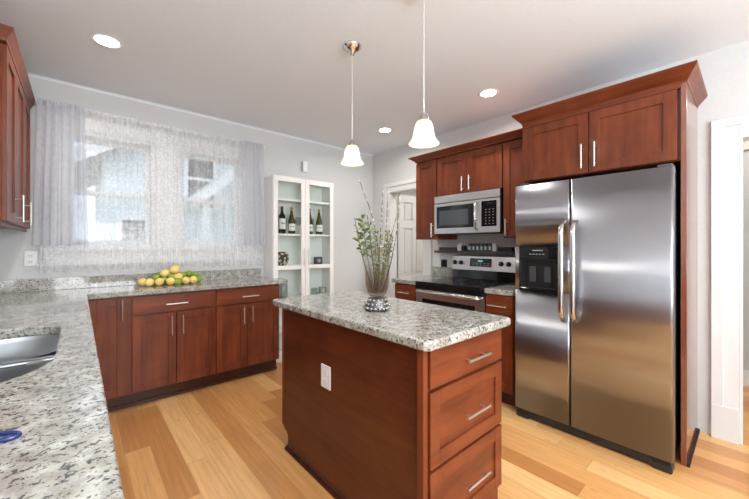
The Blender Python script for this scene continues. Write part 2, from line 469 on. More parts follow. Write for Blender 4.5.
def thing(name, label, cat, loc=(0, 0, 0), group=None):
    o = bpy.data.objects.new(name, None); o.empty_display_size = 0.1
    COL.objects.link(o); o.location = loc
    o['label'] = label; o['category'] = cat
    if group: o['group'] = group
    return o

def tag(o, label, cat, group=None, kind=None):
    o['label'] = label; o['category'] = cat
    if group: o['group'] = group
    if kind: o['kind'] = kind
    return o

def struct(name, b, m, parent=None, **kw):
    o = link(name, b, m, parent, **kw)
    if parent is None: o['kind'] = 'structure'
    return o

def copy_tree(o, parent=None):
    c = o.copy(); COL.objects.link(c)
    if parent: c.parent = parent
    for ch in [q for q in bpy.data.objects if q.parent == o]: copy_tree(ch, c)
    return c

# ------------------------------------------------------------------ room shell
struct('floor', B().box(XL - 0.1, HX + 0.1, YF - 0.1, YW + 0.1, -0.08, 0), FLOOR)
struct('ceiling', B().box(XL - 0.1, HX + 0.1, YF - 0.1, YW + 0.1, H, H + 0.08), CEIL)
struct('wall_left', B().box(XL - 0.12, XL, YF - 0.1, YW + 0.1, 0, H), WALL)
# window wall with two openings
WZ0, WZ1 = 1.245, 2.19
OP = [(-0.10, 0.53), (0.69, 1.32)]
b = B()
b.box(XL - 0.1, HX + 0.1, YW, YW + 0.14, 0, WZ0); b.box(XL - 0.1, HX + 0.1, YW, YW + 0.14, WZ1, H)
xs = [XL - 0.1, OP[0][0], OP[0][1], OP[1][0], OP[1][1], HX + 0.1]
for i in (0, 2, 4): b.box(xs[i], xs[i + 1], YW, YW + 0.14, WZ0, WZ1)
struct('wall_back', b, WALL)
# range wall with pantry doorway and hall doorway
D1 = (2.63, 3.24, 1.985)      # pantry doorway y0,y1,top
D2 = (-0.85, 0.055, 1.955)     # hall doorway
b = B()
T = 0.12
b.box(XR, XR + T, D1[1], YW, 0, H); b.box(XR, XR + T, D1[0], D1[1], D1[2], H)
b.box(XR, XR + T, D2[1], D1[0], 0, H); b.box(XR, XR + T, D2[0], D2[1], D2[2], H); b.box(XR, XR + T, YF - 0.1, D2[0], 0, H)
struct('wall_right', b, WALL)
# unseen wall behind the camera, its wide opening added for fill light
b = B()
b.box(XL - 0.1, HX + 0.1, YF - 0.12, YF, 0, 0.78); b.box(XL - 0.1, HX + 0.1, YF - 0.12, YF, 2.32, H)
b.box(XL - 0.1, -0.12, YF - 0.12, YF, 0.78, 2.32); b.box(2.72, HX + 0.1, YF - 0.12, YF, 0.78, 2.32)
struct('wall_front', b, WALL)
b = B().box(HX, HX + 0.1, YF - 0.1, YW + 0.1, 0, H)
struct('wall_hall', b, HALLW)
struct('wall_pantry', B().box(XR + T, HX, 1.2, 1.3, 0, H), HALLW)
struct('trim_hall', B().box(HX - 0.02, HX, YF, 1.2, 2.12, H), HALLB)
struct('baseboard_hall', B().box(HX - 0.016, HX, YF, 1.2, 0, 0.14), TRIM, bevel=0.003)
# soft cove line where the window wall meets the ceiling
struct('trim_cove', B().prism([(YW, H), (YW, H - 0.018), (YW - 0.006, H - 0.006), (YW - 0.018, H)], 'x', XL, XR), CEIL)
struct('baseboard_back', B().box(2.33, XR, YW - 0.016, YW, 0, 0.14), TRIM, bevel=0.003)
struct('baseboard_right', B().box(XR - 0.016, XR, 3.44, YW - 0.017, 0, 0.14), TRIM, bevel=0.003)

def casing(name, y0, y1, top, w, plinth):
    """stepped flat casing on the kitchen face of the range wall, with jambs"""
    b = B()
    for (a0, a1) in ((y1, y1 + w), (y0 - w, y0)):
        b.box(XR - 0.018, XR, a0, a1, 0, top + w)
        lo, hi = (a0 + w * 0.55, a1) if a0 >= y1 else (a0, a1 - w * 0.55)
        b.box(XR - 0.028, XR - 0.018, lo, hi, plinth, top + w * 0.55)
        b.box(XR - 0.032, XR - 0.018, a0, a1, 0, plinth)
    b.box(XR - 0.018, XR, y0, y1, top, top + w)
    b.box(XR - 0.028, XR - 0.018, y0 - w, y1 + w, top + w * 0.55, top + w)
    b.box(XR - 0.018, XR + T + 0.001, y1 - 0.016, y1, 0, top - 0.016); b.box(XR - 0.018, XR + T + 0.001, y0, y0 + 0.016, 0, top - 0.016)
    b.box(XR - 0.018, XR + T + 0.001, y0, y1, top - 0.016, top)
    struct(name, b, TRIM, bevel=0.003)
casing('trim_1', D1[0], D1[1], D1[2], 0.105, 0.14)
casing('trim_2', D2[0], D2[1], D2[2], 0.125, 0.22)

# pantry door swung open into the next room: six raised panels
b = B()
dx0, dx1, dyf, dyb = XR + T + 0.01, XR + T + 0.60, 3.185, 3.22
dz = 1.96
st = 0.085
cols = [(dx0 + st, (dx0 + dx1) / 2 - 0.035), ((dx0 + dx1) / 2 + 0.035, dx1 - st)]
rows = [(0.22, 0.74), (0.86, 1.50), (1.60, 1.86)]
zs = [0.012, 0.22, 0.74, 0.86, 1.50, 1.60, 1.86, dz]
for i in (0, 2, 4, 6): b.box(dx0, dx1, dyf, dyb, zs[i], zs[i + 1])
for (r0, r1) in rows:
    b.box(dx0, cols[0][0], dyf, dyb, r0, r1); b.box(cols[0][1], cols[1][0], dyf, dyb, r0, r1); b.box(cols[1][1], dx1, dyf, dyb, r0, r1)
    for (c0, c1) in cols:
        b.box(c0, c1, dyf + 0.016, dyb - 0.005, r0, r1); b.box(c0 + 0.025, c1 - 0.025, dyf + 0.006, dyf + 0.017, r0 + 0.025, r1 - 0.025)
door1 = struct('door_1', b, TRIM, bevel=0.002)
link('door_knob', B().lathe([(0, 0), (0.024, 0), (0.024, 0.006), (0.010, 0.010), (0.010, 0.03), (0.026, 0.04), (0.026, 0.055), (0, 0.062)], (0, 0, 0), 20), NICKEL, door1, smooth=True)
kn = [o for o in bpy.data.objects if o.name == 'door_knob'][0]
kn.location = (dx1 - 0.05, dyf, 0.93); kn.rotation_euler = (PI / 2, 0, 0)
hp = link('door_hinge', B().tube([(dx0 - 0.004, dyf - 0.004, 1.68), (dx0 - 0.004, dyf - 0.004, 1.77)], 0.006), NICKEL, door1)

# ------------------------------------------------------------------ windows
def window(n, x0, x1):
    y0 = YW + 0.03
    b = B(); f = 0.035
    b.box(x0, x0 + f, y0 - 0.03, y0 + 0.1, WZ0, WZ1); b.box(x1 - f, x1, y0 - 0.03, y0 + 0.1, WZ0, WZ1)
    b.box(x0 + f, x1 - f, y0 - 0.03, y0 + 0.1, WZ1 - f, WZ1); b.box(x0 + f, x1 - f, y0 - 0.03, y0 + 0.1, WZ0, WZ0 + 0.02)
    w = struct('window_%d' % n, b, TRIM, bevel=0.002)
    a0, a1, mid, s_ = x0 + f, x1 - f, 1.70, 0.038
    for (z0, z1, yy) in ((WZ0 + 0.02, mid + 0.02, y0 + 0.01), (mid - 0.02, WZ1 - f, y0 + 0.045)):
        q = B()
        q.box(a0, a0 + s_, yy, yy + 0.03, z0, z1); q.box(a1 - s_, a1, yy, yy + 0.03, z0, z1)
        q.box(a0 + s_, a1 - s_, yy, yy + 0.03, z0, z0 + s_); q.box(a0 + s_, a1 - s_, yy, yy + 0.03, z1 - s_, z1)
        sa = link('sash', q, TRIM, w, bevel=0.002)
        link('pane', B().box(a0 + s_ - 0.004, a1 - s_ + 0.004, yy + 0.013, yy + 0.017, z0 + s_ - 0.004, z1 - s_ + 0.004), WGLASS, sa)
    return w
window(1, *OP[0]); window(2, *OP[1])
# casing around both, stool and apron
b = B()
b.box(OP[0][0] - 0.095, OP[0][0], YW - 0.02, YW, WZ0 + 0.001, WZ1 + 0.10); b.box(OP[1][1], OP[1][1] + 0.095, YW - 0.02, YW, WZ0, WZ1 + 0.10)
b.box(OP[0][1], OP[1][0], YW - 0.02, YW, WZ0, WZ1); b.box(OP[0][0], OP[1][1], YW - 0.02, YW, WZ1, WZ1 + 0.10)
b.box(OP[0][0] - 0.11, OP[1][1] + 0.11, YW - 0.045, YW + 0.03, WZ0 - 0.028, WZ0)
b.box(OP[0][0] - 0.10, OP[1][1] + 0.13, YW - 0.018, YW, 1.115, WZ0 - 0.028)
b.box(-0.24, 1.49, YW - 0.026, YW, 1.098, 1.115)
struct('trim_3', b, TRIM, bevel=0.002)

# ------------------------------------------------------------------ outside
struct('ground', B().box(-9, 14, YW + 0.14, 22, -0.7, -0.6), GROUND)
hs = thing('neighbour_house', 'pale grey sided house with gabled roofs seen through the lace curtain', 'house', (0, 8, -0.6))
b = B().prism([(0.35, -0.6), (6.5, -0.6), (6.5, 2.9), (3.4, 4.9), (0.35, 2.95)], 'y', 8.0, 12.0)
link('wall', b, SIDING, hs)
b = B()
b.prism([(-0.15, 2.62), (3.4, 4.90), (3.4, 5.12), (-0.25, 2.78)], 'y', 7.6, 12.2)
b.prism([(7.0, 2.62), (3.4, 4.90), (3.4, 5.12), (7.1, 2.78)], 'y', 7.6, 12.2)
rf = link('roof', b, ROOF, hs)
b = B()
b.prism([(-0.20, 2.56), (3.4, 4.84), (3.4, 5.10), (-0.28, 2.76)], 'y', 7.54, 7.60)
b.prism([(7.1, 2.56), (3.4, 4.84), (3.4, 5.10), (7.15, 2.76)], 'y', 7.54, 7.60)
link('fascia', b, TRIM, hs)
def hwin(x0, x1, z0, z1, y=8.0):
    q = B(); f = 0.08
    q.box(x0 - f, x0, y - 0.06, y, z0 - f, z1 + f); q.box(x1, x1 + f, y - 0.06, y, z0 - f, z1 + f)
    q.box(x0, x1, y - 0.06, y, z1, z1 + f); q.box(x0, x1, y - 0.06, y, z0 - f, z0)
    q.box(x0, x1, y - 0.05, y, (z0 + z1) / 2 - 0.03, (z0 + z1) / 2 + 0.03)
    w = link('window', q, TRIM, hs)
    link('pane', B().box(x0, x1, y - 0.03, y - 0.01, z0, z1), BLACK, w)
hwin(0.62, 1.25, 0.75, 1.75); hwin(1.75, 2.25, 2.1, 3.3); hwin(2.9, 3.5, 0.9, 2.2)
b = B()
b.prism([(1.6, 1.95), (3.9, 4.05), (3.9, 4.22), (1.5, 2.05)], 'y', 6.6, 8.0)
link('porch_roof', b, TRIM, hs)
link('porch_post', B().box(1.72, 1.84, 6.7, 6.82, -0.6, 2.1), TRIM, hs)

# ------------------------------------------------------------------ cabinet parts
def shaker(face, plane, a0, a1, z0, z1, parent, m, name='door', stile=0.057, th=0.02):
    b = B()
    b.fbox(face, plane, a0, a0 + stile, z0, z1, 0, th); b.fbox(face, plane, a1 - stile, a1, z0, z1, 0, th)
    b.fbox(face, plane, a0 + stile, a1 - stile, z0, z0 + stile, 0, th); b.fbox(face, plane, a0 + stile, a1 - stile, z1 - stile, z1, 0, th)
    b.fbox(face, plane, a0 + stile - 0.003, a1 - stile + 0.003, z0 + stile - 0.003, z1 - stile + 0.003, 0.001, th - 0.009)
    return link(name, b, m, parent, bevel=0.0018)

def slab(face, plane, a0, a1, z0, z1, parent, m, name='drawer', th=0.02):
    return link(name, B().fbox(face, plane, a0, a1, z0, z1, 0, th), m, parent, bevel=0.0025)

def pull(face, plane, a0, a1, z0, z1, parent, r=0.0055, out=0.032):
    """bar pull from (a0,z0) to (a1,z1) on a face at plane"""
    sg = 1 if face[0] == '+' else -1
    def P(a, z, c):
        return (plane + sg * c, a, z) if face[1] == 'x' else (a, plane + sg * c, z)
    b = B().tube([P(a0, z0, out), P(a1, z1, out)], r, 12)
    for t in (0.16, 0.84):
        a, z = a0 + (a1 - a0) * t, z0 + (z1 - z0) * t
        b.tube([P(a, z, 0), P(a, z, out)], r * 0.75, 8)
    return link('handle', b, NICKEL, parent, bevel=0)

GAPB = 'cabinet base units'
CT = 0.874   # underside of granite
# --- run under the window (faces -y, front frame at y=3.17, doors out to 3.15)
YC = 3.17
def base_unit_window(x0, x1, label, kind):
    t = thing('base_cabinet', label, 'cabinet', ((x0 + x1) / 2, YC, 0), 'cherry base cabinets under the window')
    b = B().box(x0, x1, YC, YW - 0.005, 0.115, CT)
    link('body', b, WOOD, t)
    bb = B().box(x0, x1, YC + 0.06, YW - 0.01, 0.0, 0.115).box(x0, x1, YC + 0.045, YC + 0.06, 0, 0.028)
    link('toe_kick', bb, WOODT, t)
    if kind == 'door':
        d = shaker('-y', YC, x0 + 0.012, x1 - 0.030, 0.125, 0.862, t, WOOD)
        pull('-y', YC - 0.02, 0.247, 0.247, 0.695, 0.850, d)
    else:
        mid = kind
        dr = slab('-y', YC, x0 + 0.006, x1 - 0.006, 0.722, 0.862, t, WOODX)
        c = (x0 + x1) / 2
        pull('-y', YC - 0.02, c - 0.078, c + 0.078, 0.785, 0.785, dr)
        d1 = shaker('-y', YC, x0 + 0.006, mid - 0.002, 0.125, 0.710, t, WOOD)
        pull('-y', YC - 0.02, mid - 0.036, mid - 0.036, 0.530, 0.690, d1)
        d2 = shaker('-y', YC, mid + 0.002, x1 - 0.006, 0.125, 0.710, t, WOOD)
        pull('-y', YC - 0.02, mid + 0.044, mid + 0.044, 0.530, 0.690, d2)
    return t
base_unit_window(0.03, 0.304, 'narrow single-door cherry base cabinet in the corner by the sink counter', 'door')
base_unit_window(0.304, 0.914, 'cherry base cabinet with drawer and two doors below the lemons', 0.608)
base_unit_window(0.914, 1.518, 'cherry base cabinet with drawer and two doors beside the white glass cabinet', 1.190)

# --- sink run (faces +x), mostly hidden below the counter edge
t = thing('sink_cabinet', 'cherry base cabinet under the sink counter at the left', 'cabinet', (-0.3, 1.2, 0))
link('body', B().box(XL + 0.005, -0.001, 0.10, YW - 0.005, 0.115, 0.60).box(XL + 0.005, -0.001, 0.10, 1.15, 0.6, CT).box(XL + 0.005, -0.001, 2.14, YW - 0.005, 0.6, CT).box(-0.02, -0.001, 1.15, 2.14, 0.6, CT), WOOD, t)
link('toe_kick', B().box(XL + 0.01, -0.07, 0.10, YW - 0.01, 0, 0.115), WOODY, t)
for (a0, a1) in ((0.12, 0.62), (0.63, 1.13), (1.15, 1.64), (1.65, 2.14), (2.16, 2.66), (2.67, 3.10)):
    d = shaker('+x', -0.001, a0, a1, 0.125, 0.862, t, WOOD)

# --- countertop: L shape with sink cut-out, one continuous worktop
ct = thing('granite_countertop', 'L-shaped speckled granite worktop under the window and around the sink', 'countertop', (0, 2.0, CT))
ED, EX = 3.125, 0.048
def sink_outline(n=10, grow=0.0):
    x0, x1, y0, y1 = -0.47 - grow, -0.055 + grow, 1.24 - grow, 2.03 + grow
    pts = []
    for (cx, cy, r, a0) in ((x1 - .13, y1 - .10, (.13, .10), 0), (x0 + .08, y1 - .08, (.08, .08), 90), (x0 + .08, y0 + .08, (.08, .08), 180), (x1 - .16, y0 + .22, (.16, .22), 270)):
        for k in range(n + 1):
            a = math.radians(a0 + 90 * k / n)
            pts.append((cx + r[0] * math.cos(a), cy + r[1] * math.sin(a)))
    return pts
b = B()
bm = b.bm
y_near = 0.08
outer = [(XL + 0.004, y_near), (EX, y_near), (EX, ED - 0.012), (EX + 0.012, ED), (1.585, ED), (1.60, ED + 0.015), (1.60, 3.345), (1.53, 3.345), (1.53, YW - 0.004), (XL + 0.004, YW - 0.004)]
inner = sink_outline()
ov = [bm.verts.new((x, y, CT)) for x, y in outer]; iv = [bm.verts.new((x, y, CT)) for x, y in inner]
es = [bm.edges.new((ov[i], ov[(i + 1) % len(ov)])) for i in range(len(ov))] + [bm.edges.new((iv[i], iv[(i + 1) % len(iv)])) for i in range(len(iv))]
bmesh.ops.triangle_fill(bm, edges=es, use_beauty=True)
r = bmesh.ops.extrude_face_region(bm, geom=bm.faces[:])
bmesh.ops.translate(bm, vec=(0, 0, 0.040), verts=[v for v in r['geom'] if isinstance(v, bmesh.types.BMVert)])
link('slab', b, GRANITE, ct, bevel=0.007, segs=3, angle=0.9)
link('backsplash', B().box(XL + 0.026, 1.505, YW - 0.024, YW - 0.003, 0.9142, 1.010).box(XL + 0.004, XL + 0.024, y_near, YW - 0.024, 0.9142, 1.010), GRANITE, ct, bevel=0.002)

# --- sink
sk = thing('kitchen_sink', 'stainless double-bowl sink set under the granite at the left edge', 'sink', (-0.26, 1.63, 0.68))
def bowl(y0, y1, z_bot, name, big):
    b = B()
    def ring(ins, z):
        x0, x1 = -0.475 + ins, -0.050 - ins
        a0, a1 = y0 + ins, y1 - ins
        pts = []
        ra = 0.10 - ins * 0.5
        for (cx, cy, rx, ry, s0) in ((x1 - (ra if not big else .15 - ins*.5), a1 - ra*.8, (ra if not big else .15 - ins*.5), ra*.8, 0), (x0 + .07, a1 - .07, .07, .07, 90), (x0 + .07, a0 + .07, .07, .07, 180), (x1 - (ra if big else .15 - ins*.5), a0 + ra, (ra if big else .15 - ins*.5), ra, 270)):
            for k in range(9):
                q = math.radians(s0 + 90 * k / 8)
                pts.append((cx + rx * math.cos(q), cy + ry * math.sin(q), z))
        return pts
    b.loft([ring(0.0, CT - 0.002), ring(0.004, CT - 0.02), ring(0.008, z_bot + 0.03), ring(0.02, z_bot + 0.008), ring(0.045, z_bot), ring(0.10, z_bot - 0.002)], True, False)
    fl = [v for v in b.bm.verts][-36:]
    b.bm.faces.new(fl)
    o = link(name, b, STEEL_S, sk, smooth=True)
    link('drain', B().lathe([(0, 0.002), (0.03, 0.002), (0.042, 0.004), (0.045, 0.0)], (-0.26, (y0 + y1) / 2, z_bot - 0.001), 24), CHROME, o, smooth=True)
bowl(1.255, 1.60, 0.69, 'near_bowl', False)
bowl(1.64, 2.045, 0.66, 'far_bowl', True)
link('divider', B().box(-0.475, -0.05, 1.596, 1.644, CT - 0.018, CT - 0.003), STEEL_S, sk, bevel=0.004)

# --- blue handled scissors near the camera
sc = thing('scissors', 'blue plastic looped scissors handle lying on the granite near the sink', 'scissors', (-0.13, 0.895, 0.914))
def loop(cx, cy, rx, ry, rot, rr):
    pts = []
    for k in range(25):
        a = 2 * PI * k / 24
        x, y = rx * math.cos(a), ry * math.sin(a)
        pts.append((cx + x * math.cos(rot) - y * math.sin(rot), cy + x * math.sin(rot) + y * math.cos(rot), 0.9145 + rr))
    return B().tube(pts, rr, 8, caps=False)
link('finger_loop', loop(-0.112, 0.888, 0.036, 0.015, -0.45, 0.0038), BLUEP, sc, smooth=True)
link('thumb_loop', loop(-0.165, 0.868, 0.028, 0.018, 0.9, 0.0040), BLUEP, sc, smooth=True)
link('blade', B().prism([(-0.16, 0.925), (-0.13, 0.915), (-0.25, 1.03)], 'z', 0.9148, 0.9168).prism([(-0.19, 0.89), (-0.16, 0.915), (-0.262, 1.018)], 'z', 0.917, 0.919), CHROME, sc)

# ------------------------------------------------------------------ island
isl = thing('island_cabinet', 'dark cherry kitchen island with three drawers facing the camera', 'kitchen island', (1.25, 1.38, 0))
IX0, IX1, IY0, IY1 = 0.972, 1.508, 0.81, 1.975
b = B().box(IX0 + 0.012, IX1, IY0, IY1 - 0.012, 0.115, CT)
b.box(IX0 + 0.012, IX1 - 0.0, IY0 + 0.0, IY1 - 0.075, 0.0, 0.115)
link('body', b, WOOD, isl)
# long side skin with notched toe corner
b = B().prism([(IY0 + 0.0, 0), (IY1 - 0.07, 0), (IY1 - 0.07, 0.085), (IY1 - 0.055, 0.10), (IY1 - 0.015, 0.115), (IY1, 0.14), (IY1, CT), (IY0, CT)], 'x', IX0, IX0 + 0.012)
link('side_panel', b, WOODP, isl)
link('corner_post', B().box(IX0 - 0.024, IX0 + 0.003, IY0 - 0.010, IY0 + 0.022, 0.0, CT - 0.001), WOOD, isl, bevel=0.002)
link('corner_stile', B().box(IX0 - 0.004, IX0 + 0.014, IY1 - 0.018, IY1 + 0.003, 0.13, CT - 0.001), WOOD, isl, bevel=0.002)
link('back_panel', B().box(IX0 + 0.012, IX1, IY1 - 0.012, IY1, 0.115, CT), WOOD, isl)
b = B().prism([(IX0 - 0.018, 0), (IX0, 0), (IX0, 0.028), (IX0 - 0.006, 0.026), (IX0 - 0.018, 0.010)], 'y', IY0 - 0.012, IY1 - 0.065)
b.prism([(IX0 - 0.018, 0), (IX0, 0), (IX0, 0.018), (IX0 - 0.012, 0.014)], 'y', IY1 - 0.065, IY1 - 0.058)
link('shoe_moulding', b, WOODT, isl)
FY = IY0
d = slab('-y', FY, IX0 + 0.006, IX1 + 0.0, 0.722, 0.866, isl, WOODX)
pull('-y', FY - 0.02, 1.180, 1.352, 0.787, 0.787, d)
for (z0, z1, hz) in ((0.420, 0.708, 0.560), (0.125, 0.408, 0.270)):
    d = shaker('-y', FY, IX0 + 0.006, IX1, z0, z1, isl, WOODX, 'drawer')
    pull('-y', FY - 0.02, 1.175, 1.348, hz, hz, d)
o = link('outlet', B().box(IX0 - 0.006, IX0, 1.435, 1.520, 0.513, 0.633), PLASTIC_W, isl, bevel=0.002)
b = B()
for zz in (0.549, 0.598): b.box(IX0 - 0.008, IX0 - 0.006, 1.461, 1.495, zz - 0.016, zz + 0.016)
oo = link('socket', b, PLASTIC_W, o, bevel=0.003)
b = B().prism([(0.930, 0.785), (0.950, 0.765), (1.545, 0.765), (1.570, 0.79), (1.570, 2.03), (1.545, 2.055), (0.955, 2.055), (0.930, 2.03)], 'z', CT, 0.914)
o = link('island_countertop', b, GRANITE, loc=(1.27, 1.4, CT), bevel=0.010, segs=4, angle=0.9)
tag(o, 'rectangular speckled granite top of the island, carrying the flower vase', 'countertop')

# ------------------------------------------------------------------ vase with branches
VX, VY, VZ = 1.196, 1.33, 0.9145
vs = thing('vase', 'tall smoked glass vase with a studded silver foot on the island', 'vase', (VX, VY, VZ))
prof = [(0.0, 0.072), (0.035, 0.074), (0.052, 0.090), (0.062, 0.13), (0.0655, 0.20), (0.068, 0.27), (0.075, 0.33), (0.083, 0.352), (0.080, 0.353), (0.071, 0.33), (0.064, 0.27), (0.0615, 0.20), (0.058, 0.13), (0.048, 0.096), (0.0, 0.082)]
link('glass_body', B().lathe(prof, (VX, VY, VZ), 36), SMOKE, vs, smooth=True)
b = B().lathe([(0.0, 0.0), (0.060, 0.0), (0.066, 0.010), (0.062, 0.030), (0.052, 0.055), (0.042, 0.070), (0.0, 0.072)], (VX, VY, VZ), 32)
foot = link('foot', b, mat('antique_silver', (0.16, 0.155, 0.15), 0.3, 0.8), vs, smooth=True)
b = B()
for (rr, zz, nn, sr) in ((0.064, 0.016, 18, 0.0095), (0.058, 0.037, 16, 0.0085), (0.047, 0.058, 13, 0.0080)):
    for k in range(nn):
        a = 2 * PI * (k + (nn % 2) * 0.5) / nn
        b.sphere((VX + rr * math.cos(a), VY + rr * math.sin(a), VZ + zz), sr, seg=8, rings=6)
link('studs', b, mat('silver_stud', (0.34, 0.33, 0.32), 0.2, 0.9), foot, smooth=True)
CS, SN = math.cos(YAW), math.sin(YAW)
def vp(lat, z, dep=0.0):
    """point by offset to the right and away inside the bouquet"""
    return (VX + lat * CS + dep * SN, VY - lat * SN + dep * CS, z)
def curve_pts(p0, p1, bend, n=14):
    p0, p1 = Vector(p0), Vector(p1)
    side = Vector((CS, -SN, 0))
    return [p0.lerp(p1, i / n) + side * bend * math.sin(PI * i / n) for i in range(n + 1)]
WB = 'catkin branches in the smoked vase'
def catkin_branch(lat0, lat1, ztop, bend, dep, start, label):
    t = thing('catkin_branch', label, 'branch', vp(lat0, VZ + 0.09, dep * 0.3), WB)
    pts = curve_pts(vp(lat0, VZ + 0.095, dep * 0.3), vp(lat1, ztop, dep), bend)
    link('twig', B().tube(pts, [0.0036 - 0.0018 * i / 14 for i in range(15)], 6), TWIG, t, smooth=True)
    rd = random.Random(int(lat1 * 1000) + 5)
    bp, br = [], []
    f = start
    while f < 0.995:          # a string of small buds along the upper twig
        for (df, r) in ((0.0, 0.0012), (0.006, 0.0036), (0.014, 0.0042), (0.022, 0.0022), (0.026, 0.0012)):
            g = min(f + df, 0.999); i = min(int(g * 14), 13)
            bp.append(pts[i].lerp(pts[i + 1], g * 14 - i) + Vector((rd.uniform(-1, 1), rd.uniform(-1, 1), 0)) * 0.002)
            br.append(r * (0.8 + 0.5 * rd.random()) * (1.0 if df not in (0.0, 0.026) else 0.5))
        f += 0.030 + rd.random() * 0.075
    b = B().tube(bp, br, 7)
    link('catkins', b, CATKIN, t, smooth=True)
catkin_branch(0.000, -0.097, 1.615, 0.045, 0.02, 0.50, 'tallest catkin branch leaning left out of the smoked vase')
catkin_branch(0.010, 0.033, 1.555, -0.004, 0.03, 0.45, 'upright catkin branch just right of the tallest one in the vase')
catkin_branch(0.018, 0.060, 1.545, 0.004, -0.02, 0.30, 'thick dark catkin branch in the middle of the vase bouquet')
catkin_branch(0.030, 0.122, 1.540, 0.020, 0.0, 0.40, 'catkin branch leaning furthest right out of the vase')
catkin_branch(-0.02, -0.120, 1.410, -0.01, 0.02, 0.50, 'short catkin branch leaning left above the leaves in the vase')
catkin_branch(-0.005, -0.052, 1.430, 0.0, -0.02, 0.62, 'short upright catkin branch left of the middle of the vase')
catkin_branch(0.025, 0.108, 1.42, -0.012, 0.03, 0.62, 'short catkin branch low on the right side of the bouquet')

def leaf_mesh(b, base, d, length, width, rd):
    d = Vector(d).normalized(); side = d.cross(Vector((rd.uniform(-1, 1), rd.uniform(-1, 1), 0.8))).normalized(); nrm = side.cross(d)
    base = Vector(base)
    cs = []
    for (f, w) in ((0, 0.08), (0.25, 0.75), (0.5, 1.0), (0.75, 0.7), (1.0, 0.03)):
        c = base + d * length * f + nrm * length * 0.18 * math.sin(PI * f)
        cs.append((c - side * width * w * 0.5 + nrm * 0.15 * width * w, c, c + side * width * w * 0.5 + nrm * 0.15 * width * w))
    R = [[b.bm.verts.new(p) for p in r] for r in cs]
    for a, c in zip(R, R[1:]):
        for k in (0, 1): b.bm.faces.new([a[k], a[k + 1], c[k + 1], c[k]])
def leafy(lat0, lat1, ztop, bend, dep, nleaf, L, label, seed, start=0.25):
    t = thing('leafy_sprig', label, 'sprig', vp(lat0, VZ + 0.09, dep * 0.3), 'leafy green sprigs in the smoked vase')
    pts = curve_pts(vp(lat0, VZ + 0.095, dep * 0.3), vp(lat1, ztop, dep), bend)
    link('stem', B().tube(pts, [0.0024 - 0.0012 * i / 14 for i in range(15)], 6), mat('green_stem', (0.16, 0.15, 0.06), 0.7), t, smooth=True)
    b = B(); rd = random.Random(seed)
    for k in range(nleaf):
        f = start + (1 - start) * k / (nleaf - 1); i = min(int(f * 14), 13); p = pts[i].lerp(pts[i + 1], f * 14 - i)
        a = k * 2.4 + rd.random()
        tgt = Vector((math.cos(a), math.sin(a), rd.uniform(0.1, 0.9)))
        leaf_mesh(b, p, tgt, L * rd.uniform(0.7, 1.15) , L * 0.55 * rd.uniform(0.8, 1.1), rd)
    link('leaves', b, LEAF, t, smooth=True, solid=0.0006)
leafy(-0.02, -0.105, 1.345, -0.01, -0.01, 12, 0.046, 'broad-leaved sprig leaning furthest left over the vase rim', 1, 0.55)
leafy(-0.01, -0.075, 1.400, -0.01, 0.0, 13, 0.044, 'broad-leaved sprig rising highest on the left of the vase', 2, 0.5)
leafy(-0.01, -0.040, 1.365, 0.0, -0.03, 13, 0.040, 'leafy sprig in the front left of the vase bouquet', 3, 0.45)
leafy(0.01, 0.015, 1.300, 0.0, -0.03, 34, 0.026, 'small-leaved sprig in the front middle of the vase bouquet', 4, 0.15)
leafy(0.02, 0.060, 1.330, 0.0, 0.0, 34, 0.026, 'small-leaved sprig in the middle right of the vase bouquet', 5, 0.3)
leafy(0.02, 0.085, 1.300, 0.0, 0.02, 28, 0.026, 'small-leaved sprig low at the right rim of the vase', 6, 0.4)
leafy(0.00, -0.010, 1.330, 0.0, 0.04, 30, 0.028, 'small-leaved sprig at the back of the vase bouquet', 8, 0.2)

# ------------------------------------------------------------------ citrus pile
def make_fruit(kind):
    b = B(); me_r = 0.0335 if kind == 'lemon' else 0.0295
    seg, rg = 18, 14
    prof = []
    for i in range(rg + 1):
        a = PI * i / rg
        z = -math.cos(a); r = math.sin(a)
        ex = 1.08 if kind == 'lemon' else 1.03
        tip = (abs(z) ** 8) * (0.14 if kind == 'lemon' else 0.03)
        prof.append((r * me_r if 0 < i < rg else 0.0, me_r * (z * ex + math.copysign(tip, z))))
    b.lathe(prof, (0, 0, 0), seg)
    o = link(kind, b, LEMON if kind == 'lemon' else LIME, smooth=True)
    link('stem_end', B().lathe([(0.0, 0.0), (0.004, 0.0), (0.003, 0.002), (0, 0.0025)], (0, 0, me_r * (1.215 if kind == 'lemon' else 1.055)), 8), TWIG, o)
    return o
lemons = [((0.410, 3.434, 0.9480), 'lemon at the left end of the citrus pile'),
          ((0.452, 3.375, 0.9480), 'second lemon from the left in the front row of the citrus pile'),
          ((0.520, 3.365, 0.9480), 'third lemon from the left in the front row, beside a gap of limes'),
          ((0.604, 3.365, 0.9480), 'lemon in the middle of the front row of the citrus pile'),
          ((0.668, 3.395, 0.9800), 'raised lemon right of the middle, resting on the front row'),
          ((0.722, 3.360, 0.9480), 'second lemon from the right in the front row of the pile'),
          ((0.785, 3.375, 0.9480), 'lemon at the right end of the front row of the pile'),
          ((0.652, 3.440, 1.0460), 'largest lemon on the very top of the citrus pile'),
          ((0.575, 3.436, 1.0170), 'lemon left of the topmost one on the citrus pile')]
